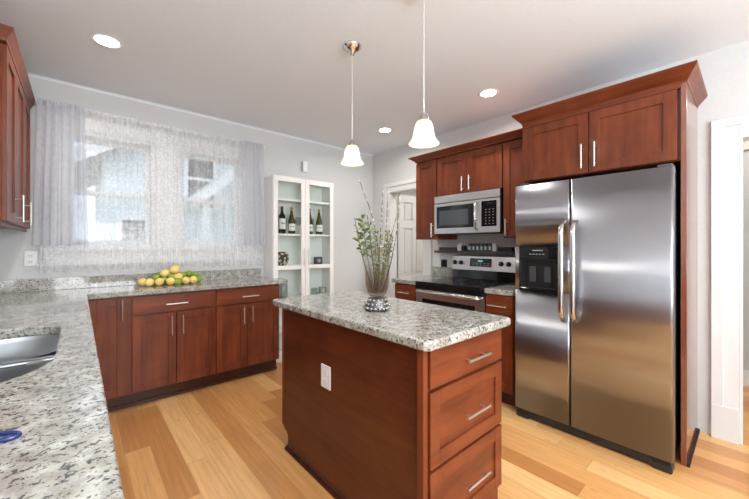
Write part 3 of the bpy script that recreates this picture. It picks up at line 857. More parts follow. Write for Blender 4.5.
limes = [((0.500, 3.430, 0.9800), 'bright green lime at the left of the pile behind the lemons'),
         ((0.560, 3.415, 0.9600), 'lime in the pile behind the gap between two front lemons'),
         ((0.545, 3.480, 0.9950), 'dark lime high on the left half of the citrus pile'),
         ((0.625, 3.425, 0.9820), 'lime below the two topmost lemons of the pile'),
         ((0.662, 3.355, 0.9440), 'dark lime low in front under the raised lemon'),
         ((0.710, 3.430, 0.9900), 'lime right of the topmost lemon on the citrus pile'),
         ((0.770, 3.460, 1.0000), 'highest lime on the right half of the citrus pile'),
         ((0.825, 3.455, 0.9850), 'yellowish lime near the right end of the citrus pile'),
         ((0.842, 3.410, 0.9440), 'lime at the far right end of the citrus pile'),
         ((0.490, 3.500, 0.9440), 'lime at the back left of the citrus pile against the backsplash'),
         ((0.570, 3.510, 0.9440), 'lime at the back under the left half of the citrus pile'),
         ((0.660, 3.490, 0.9750), 'lime at the back under the topmost lemon'),
         ((0.740, 3.510, 0.9440), 'lime at the back behind the right half of the pile'),
         ((0.800, 3.510, 0.9440), 'lime at the back right of the citrus pile')]
for kind, lst in (('lemon', lemons), ('lime', limes)):
    proto = make_fruit(kind)
    for i, (p, lab) in enumerate(lst):
        o = proto if i == 0 else copy_tree(proto)
        o.location = p
        o.rotation_euler = (PI / 2 + random.uniform(-.3, .3), random.uniform(-0.3, .3), random.uniform(0, 2 * PI))
        if i == 7 and kind == 'lemon': o.scale = (1.12, 1.12, 1.12)
        tag(o, lab, kind, 'citrus fruit piled on the window counter')

# ------------------------------------------------------------------ white glass-door cabinet
CX0, CX1, CYF, CYB, CZ = 1.545, 2.315, 3.375, YW - 0.004, 2.012
wc = thing('display_cabinet', 'tall white display cabinet with two glass doors beside the window', 'cabinet', ((CX0 + CX1) / 2, 3.48, 0))
b = B().box(CX0, CX0 + 0.02, CYF, CYB, 0.0, CZ).box(CX1 - 0.02, CX1, CYF, CYB, 0.0, CZ)
b.box(CX0 + 0.02, CX1 - 0.02, CYF, CYB, CZ - 0.022, CZ).box(CX0 + 0.02, CX1 - 0.02, CYF + 0.005, CYB, 0.06, 0.08).box(CX0 + 0.02, CX1 - 0.02, CYF + 0.01, CYF + 0.025, 0.0, 0.06)
link('carcass', b, WHITE, wc, bevel=0.001)
link('back_panel', B().box(CX0 + 0.02, CX1 - 0.02, CYB - 0.006, CYB, 0.08, CZ - 0.022), WHITE_IN, wc)
SH = [0.330, 0.675, 1.035, 1.390, 1.775]
for z in SH:
    link('shelf', B().box(CX0 + 0.021, CX1 - 0.021, CYF + 0.012, CYB - 0.007, z - 0.022, z), WHITE, wc, bevel=0.001)
mid = (CX0 + CX1) / 2
for (a0, a1, hx) in ((CX0 + 0.002, mid - 0.0015, mid - 0.028), (mid + 0.0015, CX1 - 0.002, mid + 0.028)):
    q = B(); y0, y1, st = CYF - 0.018, CYF - 0.001, 0.050
    q.box(a0, a0 + st, y0, y1, 0.065, CZ); q.box(a1 - st, a1, y0, y1, 0.065, CZ)
    q.box(a0 + st, a1 - st, y0, y1, 0.065, 0.13); q.box(a0 + st, a1 - st, y0, y1, CZ - 0.055, CZ)
    q.box(a0 + st, a1 - st, y0 + 0.003, y1, 0.995, 1.04)
    dd = link('door', q, WHITE, wc, bevel=0.0015)
    link('glass_pane', B().box(a0 + st - 0.004, a1 - st + 0.004, CYF - 0.011, CYF - 0.007, 0.126, CZ - 0.05), CGLASS, dd)
    pull('-y', y0, hx, hx, 1.035, 1.225, dd, 0.005, 0.025)

SB = 'wine bottles in the white display cabinet'
def wine(x, y, z, kind, label):
    t = thing('wine_bottle', label, 'bottle', (x, y, z), SB)
    if kind == 'bordeaux':
        pr = [(0, 0.0), (0.034, 0.0), (0.0375, 0.006), (0.0375, 0.185), (0.034, 0.205), (0.018, 0.225), (0.0145, 0.245), (0.0145, 0.262)]
        top = 0.262; m, f = BOTTLE_D, FOIL_R
    else:
        pr = [(0, 0.0), (0.036, 0.0), (0.040, 0.006), (0.040, 0.12), (0.037, 0.15), (0.026, 0.195), (0.017, 0.235), (0.0145, 0.262)]
        top = 0.262; m, f = BOTTLE_G, FOIL_G
    link('glass', B().lathe(pr, (x, y, z), 22), m, t, smooth=True)
    link('foil_cap', B().lathe([(0.0148, top - 0.002), (0.0150, top + 0.03), (0.0165, top + 0.032), (0.0165, top + 0.040), (0.0, top + 0.041)], (x, y, z), 18), f, t, smooth=True)
    R = 0.0378 if kind == 'bordeaux' else 0.0403
    z0, z1 = (0.05, 0.165) if kind == 'bordeaux' else (0.035, 0.115)
    rings = []
    for zz in (z0, z1):
        rings.append([(x + R * math.cos(a), y + R * math.sin(a), z + zz) for a in [(-PI / 2 - 1.5) + 3.0 * k / 18 for k in range(19)]])
    lb = link('label', B().loft(rings, False), PAPER, t, smooth=True)
    rings = []
    for zz in (z0 + (z1 - z0) * 0.52, z0 + (z1 - z0) * 0.62):
        rings.append([(x + (R + .0005) * math.cos(a), y + (R + .0005) * math.sin(a), z + zz) for a in [(-PI / 2 - 0.7) + 1.1 * k / 8 for k in range(9)]])
    link('label_print', B().loft(rings, False), INK, lb)
S3 = SH[3] + 0.0005
wine(1.690, 3.450, S3, 'bordeaux', 'dark red wine bottle with tall white label, first from the left')
wine(1.806, 3.450, S3, 'burgundy', 'olive wine bottle with cream label beside the dark red one')
wine(2.035, 3.450, S3, 'burgundy', 'olive wine bottle at the left behind the right glass door')
wine(2.168, 3.450, S3, 'burgundy', 'olive wine bottle nearest the right side of the white cabinet')
# stemmed glasses
def wineglass(x, y, z, label, s=1.0, group='stemmed glasses in the display cabinet'):
    t = thing('wine_glass', label, 'glass', (x, y, z), group)
    pr = [(0.0, 0.0), (0.032, 0.001), (0.031, 0.003), (0.004, 0.008), (0.0035, 0.085), (0.010, 0.095), (0.030, 0.115), (0.036, 0.145), (0.031, 0.195), (0.029, 0.195), (0.034, 0.145), (0.028, 0.117), (0.0, 0.100)]
    link('glass_body', B().lathe([(r * s, q * s) for r, q in pr], (x, y, z), 22), CLEARG, t, smooth=True)
wineglass(1.885, 3.45, S3, 'stemmed clear glass right of the two left-hand wine bottles')
wineglass(2.100, 3.52, S3, 'stemmed clear glass between the two right-hand wine bottles')
# patterned round vase
px, py, pz = 1.700, 3.47, SH[2] + 0.0005
m = mat('brown_mosaic', (0.1, 0.08, 0.07), 0.35)
t_, p_ = nt(m)
v_ = N(t_, 'ShaderNodeTexVoronoi', Scale=42.0); tc_ = N(t_, 'ShaderNodeTexCoord'); t_.links.new(tc_.outputs['Object'], v_.inputs['Vector'])
r_ = ramp(t_, [(0.0, (0.66, 0.62, 0.54)), (0.46, (0.60, 0.55, 0.48)), (0.52, (0.05, 0.035, 0.03))]); t_.links.new(v_.outputs['Distance'], r_.inputs[0]); t_.links.new(r_.outputs[0], p_.inputs['Base Color'])
o = link('round_vase', B().lathe([(0, 0.0), (0.035, 0.0), (0.062, 0.03), (0.075, 0.08), (0.068, 0.125), (0.045, 0.152), (0.030, 0.156), (0.026, 0.152), (0.040, 0.14), (0.06, 0.08), (0, 0.02)], (px, py, pz), 28), m, smooth=True, loc=(px, py, pz))
tag(o, 'round brown and cream patterned vase on the middle shelf of the white cabinet', 'vase')
# small dark framed box
bx = thing('small_frame', 'small dark box frame with pale centre on the middle shelf of the cabinet', 'frame', (2.165, 3.46, SH[2]))
link('frame', B().box(2.118, 2.212, 3.445, 3.49, SH[2] + 0.0005, SH[2] + 0.088), DARKG, bx, bevel=0.003)
link('picture', B().box(2.145, 2.185, 3.4440, 3.446, SH[2] + 0.026, SH[2] + 0.064), GREYP, bx)
# hanging stemware base / small candle items
def votive(x, y, z, r, h_, label, m, grp):
    t = thing('candle_jar', label, 'candle', (x, y, z), grp)
    link('jar', B().lathe([(0, 0.0), (r, 0.0), (r, h_), (r - 0.003, h_), (r - 0.003, 0.004), (0, 0.004)], (x, y, z), 24), CLEARG, t, smooth=True)
    link('wax', B().lathe([(0, 0.0045), (r - 0.004, 0.0045), (r - 0.004, h_ * 0.8), (0, h_ * 0.8)], (x, y, z), 24), m, t)
votive(2.215, 3.45, SH[1] + 0.0005, 0.045, 0.085, 'squat cream candle jar on the lower shelf behind the right door', WAX, 'candle jars in the display cabinet')
votive(2.105, 3.46, SH[1] + 0.0005, 0.034, 0.080, 'pale glass candle jar left of the squat cream one', mat('pale_green_wax', (0.62, 0.66, 0.58), 0.5), 'candle jars in the display cabinet')
jar = thing('ribbed_jar', 'ribbed clear glass jar with grey lid on the lower shelf at the left', 'jar', (1.69, 3.45, SH[1]))
link('jar_body', B().lathe([(0, 0.0), (0.055, 0.0), (0.058, 0.01), (0.058, 0.15), (0.045, 0.165), (0.042, 0.165), (0.054, 0.148), (0.054, 0.006), (0, 0.006)], (1.69, 3.45, SH[1] + 0.0005), 48, wave=(0.04, 16)), CLEARG, jar, smooth=True)
link('lid', B().lathe([(0, 0.168), (0.05, 0.166), (0.05, 0.18), (0.012, 0.184), (0.012, 0.196), (0, 0.2)], (1.69, 3.45, SH[1]), 24), GREYP, jar, smooth=True)

# ------------------------------------------------------------------ wall cabinets by the range
XC = 2.80     # frame front of wall cabinets, doors out to 2.78
def wall_unit(y0, y1, z0, label, doors):
    t = thing('wall_cabinet', label, 'cabinet', (XC, (y0 + y1) / 2, z0), 'cherry wall cabinets around the microwave')
    link('body', B().box(XC, XR - 0.004, y0, y1, z0, 2.165), WOOD, t, bevel=0.001)
    for (a0, a1, hy, hz0, hz1) in doors:
        d = shaker('-x', XC, a0, a1, z0 + 0.004, 2.150, t, WOOD)
        pull('-x', XC - 0.02, hy, hy, hz0, hz1, d)
wall_unit(2.168, 2.455, 1.325, 'tall narrow cherry wall cabinet left of the microwave', [(2.174, 2.449, 2.215, 1.345, 1.49)])
wall_unit(1.450, 2.165, 1.765, 'wide two-door cherry wall cabinet directly above the microwave', [(1.810, 2.159, 1.848, 1.785, 1.925), (1.456, 1.806, 1.770, 1.785, 1.925)])
wall_unit(1.192, 1.446, 1.325, 'narrow cherry wall cabinet between the microwave and refrigerator', [(1.197, 1.441, 1.408, 1.345, 1.49)])
def crown(z0, z1, xo, d0, d1, y0, y1, ret0, ret1, xb, name, parent=None, sidek=1.0, **kw):
    """sloped crown: foot at xo, projecting d1 at the top; returns at y ends when ret flags"""
    def ring(z, pr):
        a = y0 - (pr * sidek if ret0 else 0); c = y1 + (pr * sidek if ret1 else 0)
        return (xo - pr, a, c, z)
    b = B()
    sec = [(z0, 0.0), (z0, d0), (z0 + 0.012, d0 + 0.004), (z0 + (z1 - z0) * 0.8, d1 - 0.006), (z1 - 0.006, d1), (z1, d1)]
    rings = []
    for (z, pr) in sec:
        x, a, c, _ = ring(z, pr)
        rings.append([(xb, c, z), (x, c, z), (x, a, z), (xb, a, z)])
    R = [[b.bm.verts.new(p) for p in r] for r in rings]
    for p, q in zip(R, R[1:]):
        for k in range(4): b.bm.faces.new([p[k], p[(k + 1) % 4], q[(k + 1) % 4], q[k]])
    b.bm.faces.new(R[-1]); b.bm.faces.new(R[0])
    return link(name, b, WOODY, parent, **kw)
cr = crown(2.166, 2.222, XC - 0.018, 0.004, 0.060, 1.238, 2.455, False, True, XR - 0.004, 'crown_moulding', loc=(XC, 1.8, 2.166))
tag(cr, 'lower cherry crown moulding along the cabinets above the microwave', 'moulding')

# ------------------------------------------------------------------ microwave
MX = 2.765
mw = thing('microwave', 'stainless over-the-range microwave under the two-door cabinet', 'microwave', (MX, 1.82, 1.38))
MY0, MY1, MZ0, MZ1 = 1.466, 2.185, 1.378, 1.762
link('body', B().box(MX + 0.03, XR - 0.004, MY0 + 0.002, MY1 - 0.002, MZ0 + 0.004, MZ1 - 0.001), BLACKP, mw, bevel=0.004)
link('top_vent', B().box(MX, MX + 0.03, MY0, MY1, MZ1 - 0.072, MZ1 - 0.001), STEEL_B, mw, bevel=0.003)
split = 1.650
b = B(); z0, z1 = MZ0, MZ1 - 0.078
wy0, wy1, wz0, wz1 = split + 0.075, MY1 - 0.025, z0 + 0.055, z1 - 0.030
b.box(MX, MX + 0.03, split, wy0, z0, z1); b.box(MX, MX + 0.03, wy1, MY1, z0, z1)
b.box(MX, MX + 0.03, wy0, wy1, z0, wz0); b.box(MX, MX + 0.03, wy0, wy1, wz1, z1)
dd = link('door', b, STEEL_B, mw, bevel=0.002)
link('window', B().box(MX + 0.004, MX + 0.02, wy0, wy1, wz0, wz1), BLACK, dd)
q = B()
q.box(MX + 0.0025, MX + 0.004, wy0 + 0.06, wy1 - 0.035, wz0 + 0.03, wz1 - 0.045)
link('mesh_screen', q, mat('dotted_door_screen', (0.06, 0.07, 0.08), 0.12), dd)
pts = [(MX, split + 0.040, z0 + 0.03), (MX - 0.028, split + 0.040, z0 + 0.045), (MX - 0.036, split + 0.040, (z0 + z1) / 2), (MX - 0.028, split + 0.040, z1 - 0.045), (MX, split + 0.040, z1 - 0.03)]
link('handle', B().tube(pts, 0.012, 12), STEEL_P, dd, smooth=True)
pn = link('control_panel', B().box(MX, MX + 0.03, MY0, split - 0.002, z0, z1), STEEL_B, mw, bevel=0.002)
link('keypad', B().box(MX - 0.002, MX, MY0 + 0.030, split - 0.006, z0 + 0.055, z1 - 0.020), BLACK, pn)
for i in range(3):
    for j in range(6):
        b = B(); yy = MY0 + 0.055 + i * 0.036; zz = z0 + 0.075 + j * 0.026
        b.box(MX - 0.0028, MX - 0.002, yy, yy + 0.012, zz, zz + 0.006)
        link('button', b, GREYP, pn)
link('clock', B().box(MX - 0.0028, MX - 0.002, MY0 + 0.06, MY0 + 0.13, z1 - 0.055, z1 - 0.035), mat('dark_display', (0.01, 0.03, 0.03), 0.2), pn)
link('bottom_grille', B().box(MX + 0.03, MX + 0.33, MY0 + 0.05, MY1 - 0.05, MZ0 - 0.004, MZ0 + 0.005), DARKG, mw)

# ------------------------------------------------------------------ range-wall base cabinets + granite
XB = 2.49
def side_base(y0, y1, label, hx0, hx1):
    t = thing('base_cabinet', label, 'cabinet', (XB, (y0 + y1) / 2, 0), 'cherry base cabinets beside the range')
    link('body', B().box(XB, XR - 0.005, y0, y1, 0.115, CT), WOOD, t)
    link('toe_kick', B().box(XB + 0.06, XR - 0.01, y0, y1, 0, 0.115), WOODT, t)
    dr = slab('-x', XB, y0 + 0.006, y1 - 0.006, 0.722, 0.862, t, WOODY)
    pull('-x', XB - 0.02, hx0, hx1, 0.785, 0.785, dr)
    d = shaker('-x', XB, y0 + 0.006, y1 - 0.006, 0.125, 0.710, t, WOOD)
    pull('-x', XB - 0.02, hx0 if hx0 < 2 and False else y1 - 0.04, y1 - 0.04, 0.54, 0.69, d)
side_base(2.175, 2.475, 'narrow cherry base cabinet left of the range by the pantry door', 2.25, 2.40)
side_base(1.20, 1.435, 'narrow cherry base cabinet between the range and the refrigerator', 1.24, 1.40)
for (y0, y1, lab) in ((2.172, 2.505, 'small granite worktop left of the range beside the pantry door'), (1.196, 1.436, 'small granite worktop between the range and the refrigerator')):
    t = thing('side_countertop', lab, 'countertop', (2.8, (y0 + y1) / 2, CT), 'granite tops beside the range')
    link('slab', B().box(2.455, XR - 0.004, y0, y1, CT, 0.914), GRANITE, t, bevel=0.007, segs=3)
    link('backsplash', B().box(XR - 0.024, XR - 0.004, y0, min(y1, 2.50), 0.9142, 1.012), GRANITE, t, bevel=0.002)

# ------------------------------------------------------------------ range
RY0, RY1, RX = 1.440, 2.160, 2.450
rg = thing('range', 'freestanding stainless electric range with black glass cooktop', 'range', (2.75, 1.80, 0))
link('body', B().box(RX + 0.03, XR - 0.03, RY0, RY1, 0.03, 0.895), BLACKP, rg, bevel=0.003)
b = B().box(RX - 0.010, XR - 0.10, RY0, RY1, 0.896, 0.918)
cook = link('cooktop', b, BLACK, rg, bevel=0.006, segs=3)
b = B()
for (x, y, r) in ((2.60, 1.63, 0.105), (2.60, 1.98, 0.085), (2.87, 1.63, 0.075), (2.87, 1.98, 0.10)):
    b.lathe([(r, 0.9182), (r, 0.9186), (r - 0.004, 0.9186), (r - 0.004, 0.9182)], (x, y, 0), 36)
link('burner_ring', b, DARKG, cook)
# black front rail and oven door
link('front_rail', B().box(RX - 0.006, RX + 0.03, RY0, RY1, 0.845, 0.895), BLACK, rg, bevel=0.003)
b = B(); z0, z1 = 0.235, 0.840
wy0, wy1, wz0, wz1 = RY0 + 0.075, RY1 - 0.075, 0.42, 0.760
b.box(RX, RX + 0.03, RY0 + 0.002, wy0, z0, z1); b.box(RX, RX + 0.03, wy1, RY1 - 0.002, z0, z1)
b.box(RX, RX + 0.03, wy0, wy1, z0, wz0); b.box(RX, RX + 0.03, wy0, wy1, wz1, z1)
dd = link('oven_door', b, STEEL_B, rg, bevel=0.003)
link('window', B().box(RX + 0.002, RX + 0.02, wy0, wy1, wz0, wz1), BLACK, dd)
pts = [(RX, RY0 + 0.035, 0.823), (RX - 0.030, RY0 + 0.020, 0.826), (RX - 0.045, RY0 + 0.06, 0.828)] + [(RX - 0.047, RY0 + 0.06 + k * (RY1 - RY0 - 0.12) / 6, 0.828) for k in range(1, 6)] + [(RX - 0.045, RY1 - 0.06, 0.828), (RX - 0.030, RY1 - 0.020, 0.826), (RX, RY1 - 0.035, 0.823)]
link('handle', B().tube(pts, 0.0125, 12), STEEL_P, dd, smooth=True)
link('storage_drawer', B().box(RX, RX + 0.03, RY0 + 0.002, RY1 - 0.002, 0.055, 0.228), STEEL_B, rg, bevel=0.003)
# backguard: lower black riser, sloped stainless panel
b = B().prism([(3.04, 0.918), (XR - 0.006, 0.918), (XR - 0.006, 1.005), (3.055, 1.005)], 'y', RY0, RY1)
link('riser', b, BLACK, rg, bevel=0.003)
b = B().prism([(3.035, 1.005), (XR - 0.006, 1.005), (XR - 0.006, 1.158), (3.075, 1.158), (3.060, 1.150)], 'y', RY0, RY1)
bg = link('backguard', b, STEEL_B, rg, bevel=0.003)
def on_bg(z, c=0.0):   # x of sloped face
    f = (z - 1.005) / 0.145
    return 3.035 + 0.025 * f - c
q = B().prism([(on_bg(1.045, .003), 1.045), (on_bg(1.045, -.003), 1.045), (on_bg(1.128, -.003), 1.128), (on_bg(1.128, .003), 1.128)], 'y', 1.70, 1.945)
dp = link('display', q, BLACK, bg)
q = B()
q.box(on_bg(1.10, .0045), on_bg(1.10, .002), 1.80, 1.85, 1.095, 1.110)
link('digits', q, LED, dp)
for i in range(5):
    for j in range(2):
        link('touch_key', B().box(on_bg(1.06, .0045), on_bg(1.06, .001), 1.725 + i * 0.042, 1.745 + i * 0.042, 1.058 + j * 0.018, 1.064 + j * 0.018), GREYP, dp)
for yy in (2.125, 2.050, 1.600, 1.525):
    k_ = link('knob', B().tube([(on_bg(1.082), yy, 1.082), (on_bg(1.082, 0.010), yy, 1.0805)], 0.0235, 24).tube([(on_bg(1.082, 0.010), yy, 1.0805), (on_bg(1.082, 0.026), yy, 1.078)], [0.018, 0.016], 24), BLACKP, bg, smooth=False, bevel=0.001)
    link('pointer', B().box(on_bg(1.08, .0275), on_bg(1.08, .0258), yy - 0.0015, yy + 0.0015, 1.080, 1.093), PLASTIC_W, k_)
for yy in (RY0 + 0.05, RY1 - 0.05):
    link('foot', B().box(RX + 0.05, RX + 0.09, yy - 0.02, yy + 0.02, 0, 0.03).box(XR - 0.12, XR - 0.08, yy - 0.02, yy + 0.02, 0, 0.03), BLACKP, rg)

# wall ledge above range with spice things
ws = link('wall_shelf', B().box(3.03, XR - 0.003, 1.47, 2.395, 1.178, 1.204).box(XR - 0.012, XR - 0.003, 1.47, 2.395, 1.204, 1.215), DARKG, loc=(3.09, 1.93, 1.178), bevel=0.002)
tag(ws, 'long charcoal wall shelf between the microwave and the range', 'shelf')
SZ = 1.2043
jg = thing('spice_jar', 'spice jar', 'jar', (3.08, 1.715, SZ))
link('glass', B().lathe([(0, 0.0), (0.017, 0.0), (0.019, 0.003), (0.019, 0.052), (0.015, 0.058), (0, 0.058)], (3.08, 1.715, SZ), 18), mat('blue_grey_glass', (0.13, 0.20, 0.25), 0.1, spec=0.8), jg, smooth=True)
link('lid', B().lathe([(0, 0.058), (0.0175, 0.058), (0.0175, 0.076), (0, 0.077)], (3.08, 1.715, SZ), 18), BLACKP, jg, bevel=0.001)
link('label', B().box(3.0600, 3.0612, 1.705, 1.725, SZ + 0.012, SZ + 0.045), PAPER, jg)
spice_lab = ['rightmost', 'second from the right of', 'third from the right of', 'third from the left of', 'second from the left of', 'leftmost']
for i in range(6):
    o = jg if i == 0 else copy_tree(jg)
    o.location = (3.08, 1.728 + i * 0.046, SZ)
    tag(o, '%s the six small spice jars on the charcoal shelf' % (spice_lab[i] + (' of' if i in (0, 5) else '')), 'jar', 'spice jars on the wall shelf')
for (yy, w) in ((2.090, 'left of'), (1.682, 'right of')):
    t = thing('white_canister', 'small white square canister %s the spice jars on the shelf' % w, 'canister', (3.08, yy, SZ), 'white canisters on the wall shelf')
    link('body', B().box(3.060, 3.100, yy - 0.020, yy + 0.020, SZ, SZ + 0.064), PLASTIC_W, t, bevel=0.003)
    link('lid', B().box(3.058, 3.102, yy - 0.022, yy + 0.022, SZ + 0.0642, SZ + 0.076), PLASTIC_W, t, bevel=0.002)
o = link('black_box', B().box(3.055, 3.125, 2.125, 2.345, SZ, SZ + 0.036), DARKG, loc=(3.09, 2.235, SZ), bevel=0.003)
tag(o, 'long low charcoal box at the left end of the wall shelf', 'box')
o = link('black_tin', B().box(3.055, 3.12, 1.50, 1.645, SZ, SZ + 0.040), BLACKP, loc=(3.09, 1.57, SZ), bevel=0.003)
tag(o, 'dark low tin at the right end of the wall shelf near the refrigerator', 'tin')
t = thing('dark_jar', 'short dark jar next to the left white canister on the shelf', 'jar', (3.08, 2.035, SZ))
link('body', B().lathe([(0, 0), (0.024, 0), (0.026, 0.004), (0.026, 0.04), (0.02, 0.048), (0.02, 0.055), (0, 0.056)], (3.08, 2.035, SZ), 20), BLACKP, t, smooth=True)
t = thing('black_outlet', 'black square wall outlet beside the range backguard', 'outlet', (XR, 2.345, 1.057))
link('plate', B().box(XR - 0.012, XR - 0.0005, 2.305, 2.382, 1.015, 1.100), BLACKP, t, bevel=0.003)
link('socket', B().box(XR - 0.015, XR - 0.0121, 2.325, 2.362, 1.030, 1.085), BLACK, t, bevel=0.002)

# ------------------------------------------------------------------ refrigerator surround
XT = 2.61
ft = thing('refrigerator_cabinet', 'tall cherry cabinet surround with two doors above the refrigerator', 'cabinet', (2.87, 0.72, 0))
PY0, PY1 = 0.246, 1.186
link('upper_box', B().box(XT, XR - 0.004, PY0 + 0.026, PY1 - 0.018, 1.752, 2.19), WOOD, ft)
link('face_rail', B().box(XT - 0.02, XT, PY0 + 0.026, PY1, 2.166, 2.19), WOODY, ft)
d = shaker('-x', XT, 0.288, 0.733, 1.756, 2.164, ft, WOOD, stile=0.062); pull('-x', XT - 0.02, 0.694, 0.694, 1.785, 1.948, d)
d = shaker('-x', XT, 0.738, 1.170, 1.756, 2.164, ft, WOOD, stile=0.062); pull('-x', XT - 0.02, 0.772, 0.772, 1.785, 1.948, d)
link('side_panel', B().box(XT - 0.02, XR - 0.004, PY0, PY0 + 0.026, 0, 2.19), GLOSSW, ft, bevel=0.0015)
link('side_panel', B().box(XT - 0.02, XR - 0.004, PY1 - 0.018, PY1, 0, 2.19), WOOD, ft, bevel=0.001)
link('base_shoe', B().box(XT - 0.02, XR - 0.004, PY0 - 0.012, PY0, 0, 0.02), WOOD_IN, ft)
crown(2.190, 2.266, XT - 0.018, 0.004, 0.080, PY0, PY1, True, True, XR - 0.004, 'crown', ft, sidek=0.62)

# ------------------------------------------------------------------ refrigerator
fr = thing('refrigerator', 'stainless side-by-side refrigerator with black ice and water dispenser', 'refrigerator', (2.75, 0.73, 0))
FX = 2.42; FY0, FY1, FYS = 0.284, 1.166, 0.796
link('body', B().box(FX + 0.075, XR - 0.05, FY0 + 0.012, FY1 - 0.012, 0.035, 1.700), DARKG, fr, bevel=0.004)
def fdoor(y0, y1, z0=0.070, z1=1.694, hole=None):
    b = B()
    def prof(ya, yb, za, zb):
        # gently crowned door front with rounded sides
        n = 28; outl = []
        W = y1 - y0
        for i in range(n + 1):
            yy = ya + (yb - ya) * i / n
            if ya == y0 or yb == y1:
                f_ = i / n; f_ = 0.5 - 0.5 * math.cos(PI * f_); yy = ya + (yb - ya) * f_
            u = (yy - y0) / W * 2 - 1
            e = min(1.0, max(0.0, (1 - abs(u)) * W / 2 / 0.009))
            x = FX + 0.004 * u * u + 0.008 * (1 - math.sqrt(max(0, 1 - (1 - e) ** 2)))
            outl.append((x, yy))
        outl += [(FX + 0.070, yb), (FX + 0.070, ya)]
        b.prism(outl, 'z', za, zb)
    if hole:
        h0, h1, k0, k1 = hole
        prof(y0, y1, z0, k0); prof(y0, y1, k1, z1); prof(y0, h0, k0, k1); prof(h1, y1, k0, k1)
    else: prof(y0, y1, z0, z1)
    return b
# right-hand (wide) door
d1 = link('refrigerator_door', fdoor(FY0, FYS - 0.003), STEEL, fr, smooth=False)
DZ0, DZ1, DY0, DY1 = 0.938, 1.250, 0.868, 1.132
d2 = link('freezer_door', fdoor(FYS + 0.003, FY1, hole=(DY0, DY1, DZ0, DZ1)), STEEL, fr)
for d in (d1, d2):
    for p in d.data.polygons: p.use_smooth = abs(p.normal.z) < 0.5 and abs(p.normal.y) < 0.97 and p.normal.x < 0
def fhandle(y, parent):
    b = B(); n = 16
    rings = []
    for i in range(n + 1):
        f = i / n
        z = 0.755 + (1.425 - 0.755) * f
        o_ = 0.058 * (math.sin(PI * min(1, max(0, (0.5 - abs(f - 0.5)) / 0.12)) / 2) if abs(f - 0.5) > 0.38 else 1.0)
        w, tck = 0.017, 0.010
        xs_ = FX - o_
        rings.append([(xs_ - tck, y - w * 0.6, z), (xs_ - tck, y + w * 0.6, z), (xs_, y + w, z), (xs_ + tck, y + w * 0.6, z), (xs_ + tck, y - w * 0.6, z), (xs_, y - w, z)])
    b.loft(rings, True, True)
    hd = link('handle', b, STEEL_P, parent, smooth=True)
    return hd
fhandle(FYS - 0.034, d1); fhandle(FYS + 0.036, d2)
# dispenser
dsp = link('dispenser_bezel', B().box(FX - 0.004, FX + 0.02, DY0, DY1, DZ1 - 0.085, DZ1).box(FX - 0.004, FX + 0.02, DY0, DY0 + 0.014, DZ0, DZ1 - 0.085).box(FX - 0.004, FX + 0.02, DY1 - 0.014, DY1, DZ0, DZ1 - 0.085).box(FX - 0.010, FX + 0.02, DY0, DY1, DZ0, DZ0 + 0.02), BLACK, d2, bevel=0.004)
link('dispenser_recess', B().box(FX + 0.055, FX + 0.06, DY0 + 0.01, DY1 - 0.01, DZ0 + 0.01, DZ1 - 0.08).box(FX, FX + 0.06, DY0 + 0.010, DY0 + 0.018, DZ0 + 0.01, DZ1 - 0.08).box(FX, FX + 0.06, DY1 - 0.018, DY1 - 0.010, DZ0 + 0.01, DZ1 - 0.08).box(FX + 0.0, FX + 0.06, DY0 + 0.01, DY1 - 0.01, DZ1 - 0.092, DZ1 - 0.082).box(FX, FX + 0.06, DY0 + 0.01, DY1 - 0.01, DZ0 + 0.01, DZ0 + 0.018), BLACKP, d2)
for ya_ in (0.925, 1.030): link('dispenser_paddle', B().box(FX + 0.035, FX + 0.045, ya_, ya_ + 0.045, DZ0 + 0.06, DZ0 + 0.17), DARKG, d2, bevel=0.003)
b = B()
for i in range(5): b.box(FX - 0.0048, FX - 0.004, 0.955 + i * 0.022, 0.968 + i * 0.022, DZ1 - 0.055, DZ1 - 0.050)
b.box(FX - 0.0048, FX - 0.004, 0.965, 1.035, DZ1 - 0.028, DZ1 - 0.022)
link('dispenser_buttons', b, GREYP, d2)
b = B().box(FX + 0.02, FX + 0.10, FY0 + 0.01, FY1 - 0.01, 0.012, 0.064)
link('toe_grille', b, BLACKP, fr, bevel=0.004)
for yy in (FY0 + 0.05, FY1 - 0.05):
    link('roller_foot', B().box(FX + 0.012, FX + 0.10, yy - 0.045, yy + 0.045, 0.0, 0.045), BLACKP, fr, bevel=0.008)
    link('hinge_cap', B().box(FX + 0.015, FX + 0.12, yy - 0.045, yy + 0.02, 1.695, 1.712), DARKG, fr, bevel=0.004)

# ------------------------------------------------------------------ upper cabinet on the sink wall
XU = -0.285
uc = thing('sink_wall_cabinet', 'cherry wall cabinet high at the left edge beside the window', 'cabinet', (XL, 3.0, 1.375))
UY0, UY1, UZ0, UZ1 = 2.455, 3.555, 1.378, 2.275
link('body', B().box(XL + 0.004, XU, UY0, UY1, UZ0, UZ1), WOOD, uc, bevel=0.001)
d = shaker('+x', XU, UY0 + 0.006, 2.795, UZ0 + 0.004, UZ1 - 0.015, uc, WOOD); pull('+x', XU + 0.02, 2.742, 2.742, 1.392, 1.545, d)
d = shaker('+x', XU, 2.801, 3.195, UZ0 + 0.004, UZ1 - 0.015, uc, WOOD); pull('+x', XU + 0.02, 3.150, 3.150, 1.392, 1.545, d)
d = shaker('+x', XU, 3.201, UY1 - 0.006, UZ0 + 0.004, UZ1 - 0.015, uc, WOOD)
link('light_rail', B().box(XU - 0.02, XU, UY0, UY1, UZ0 - 0.018, UZ0), WOODY, uc)
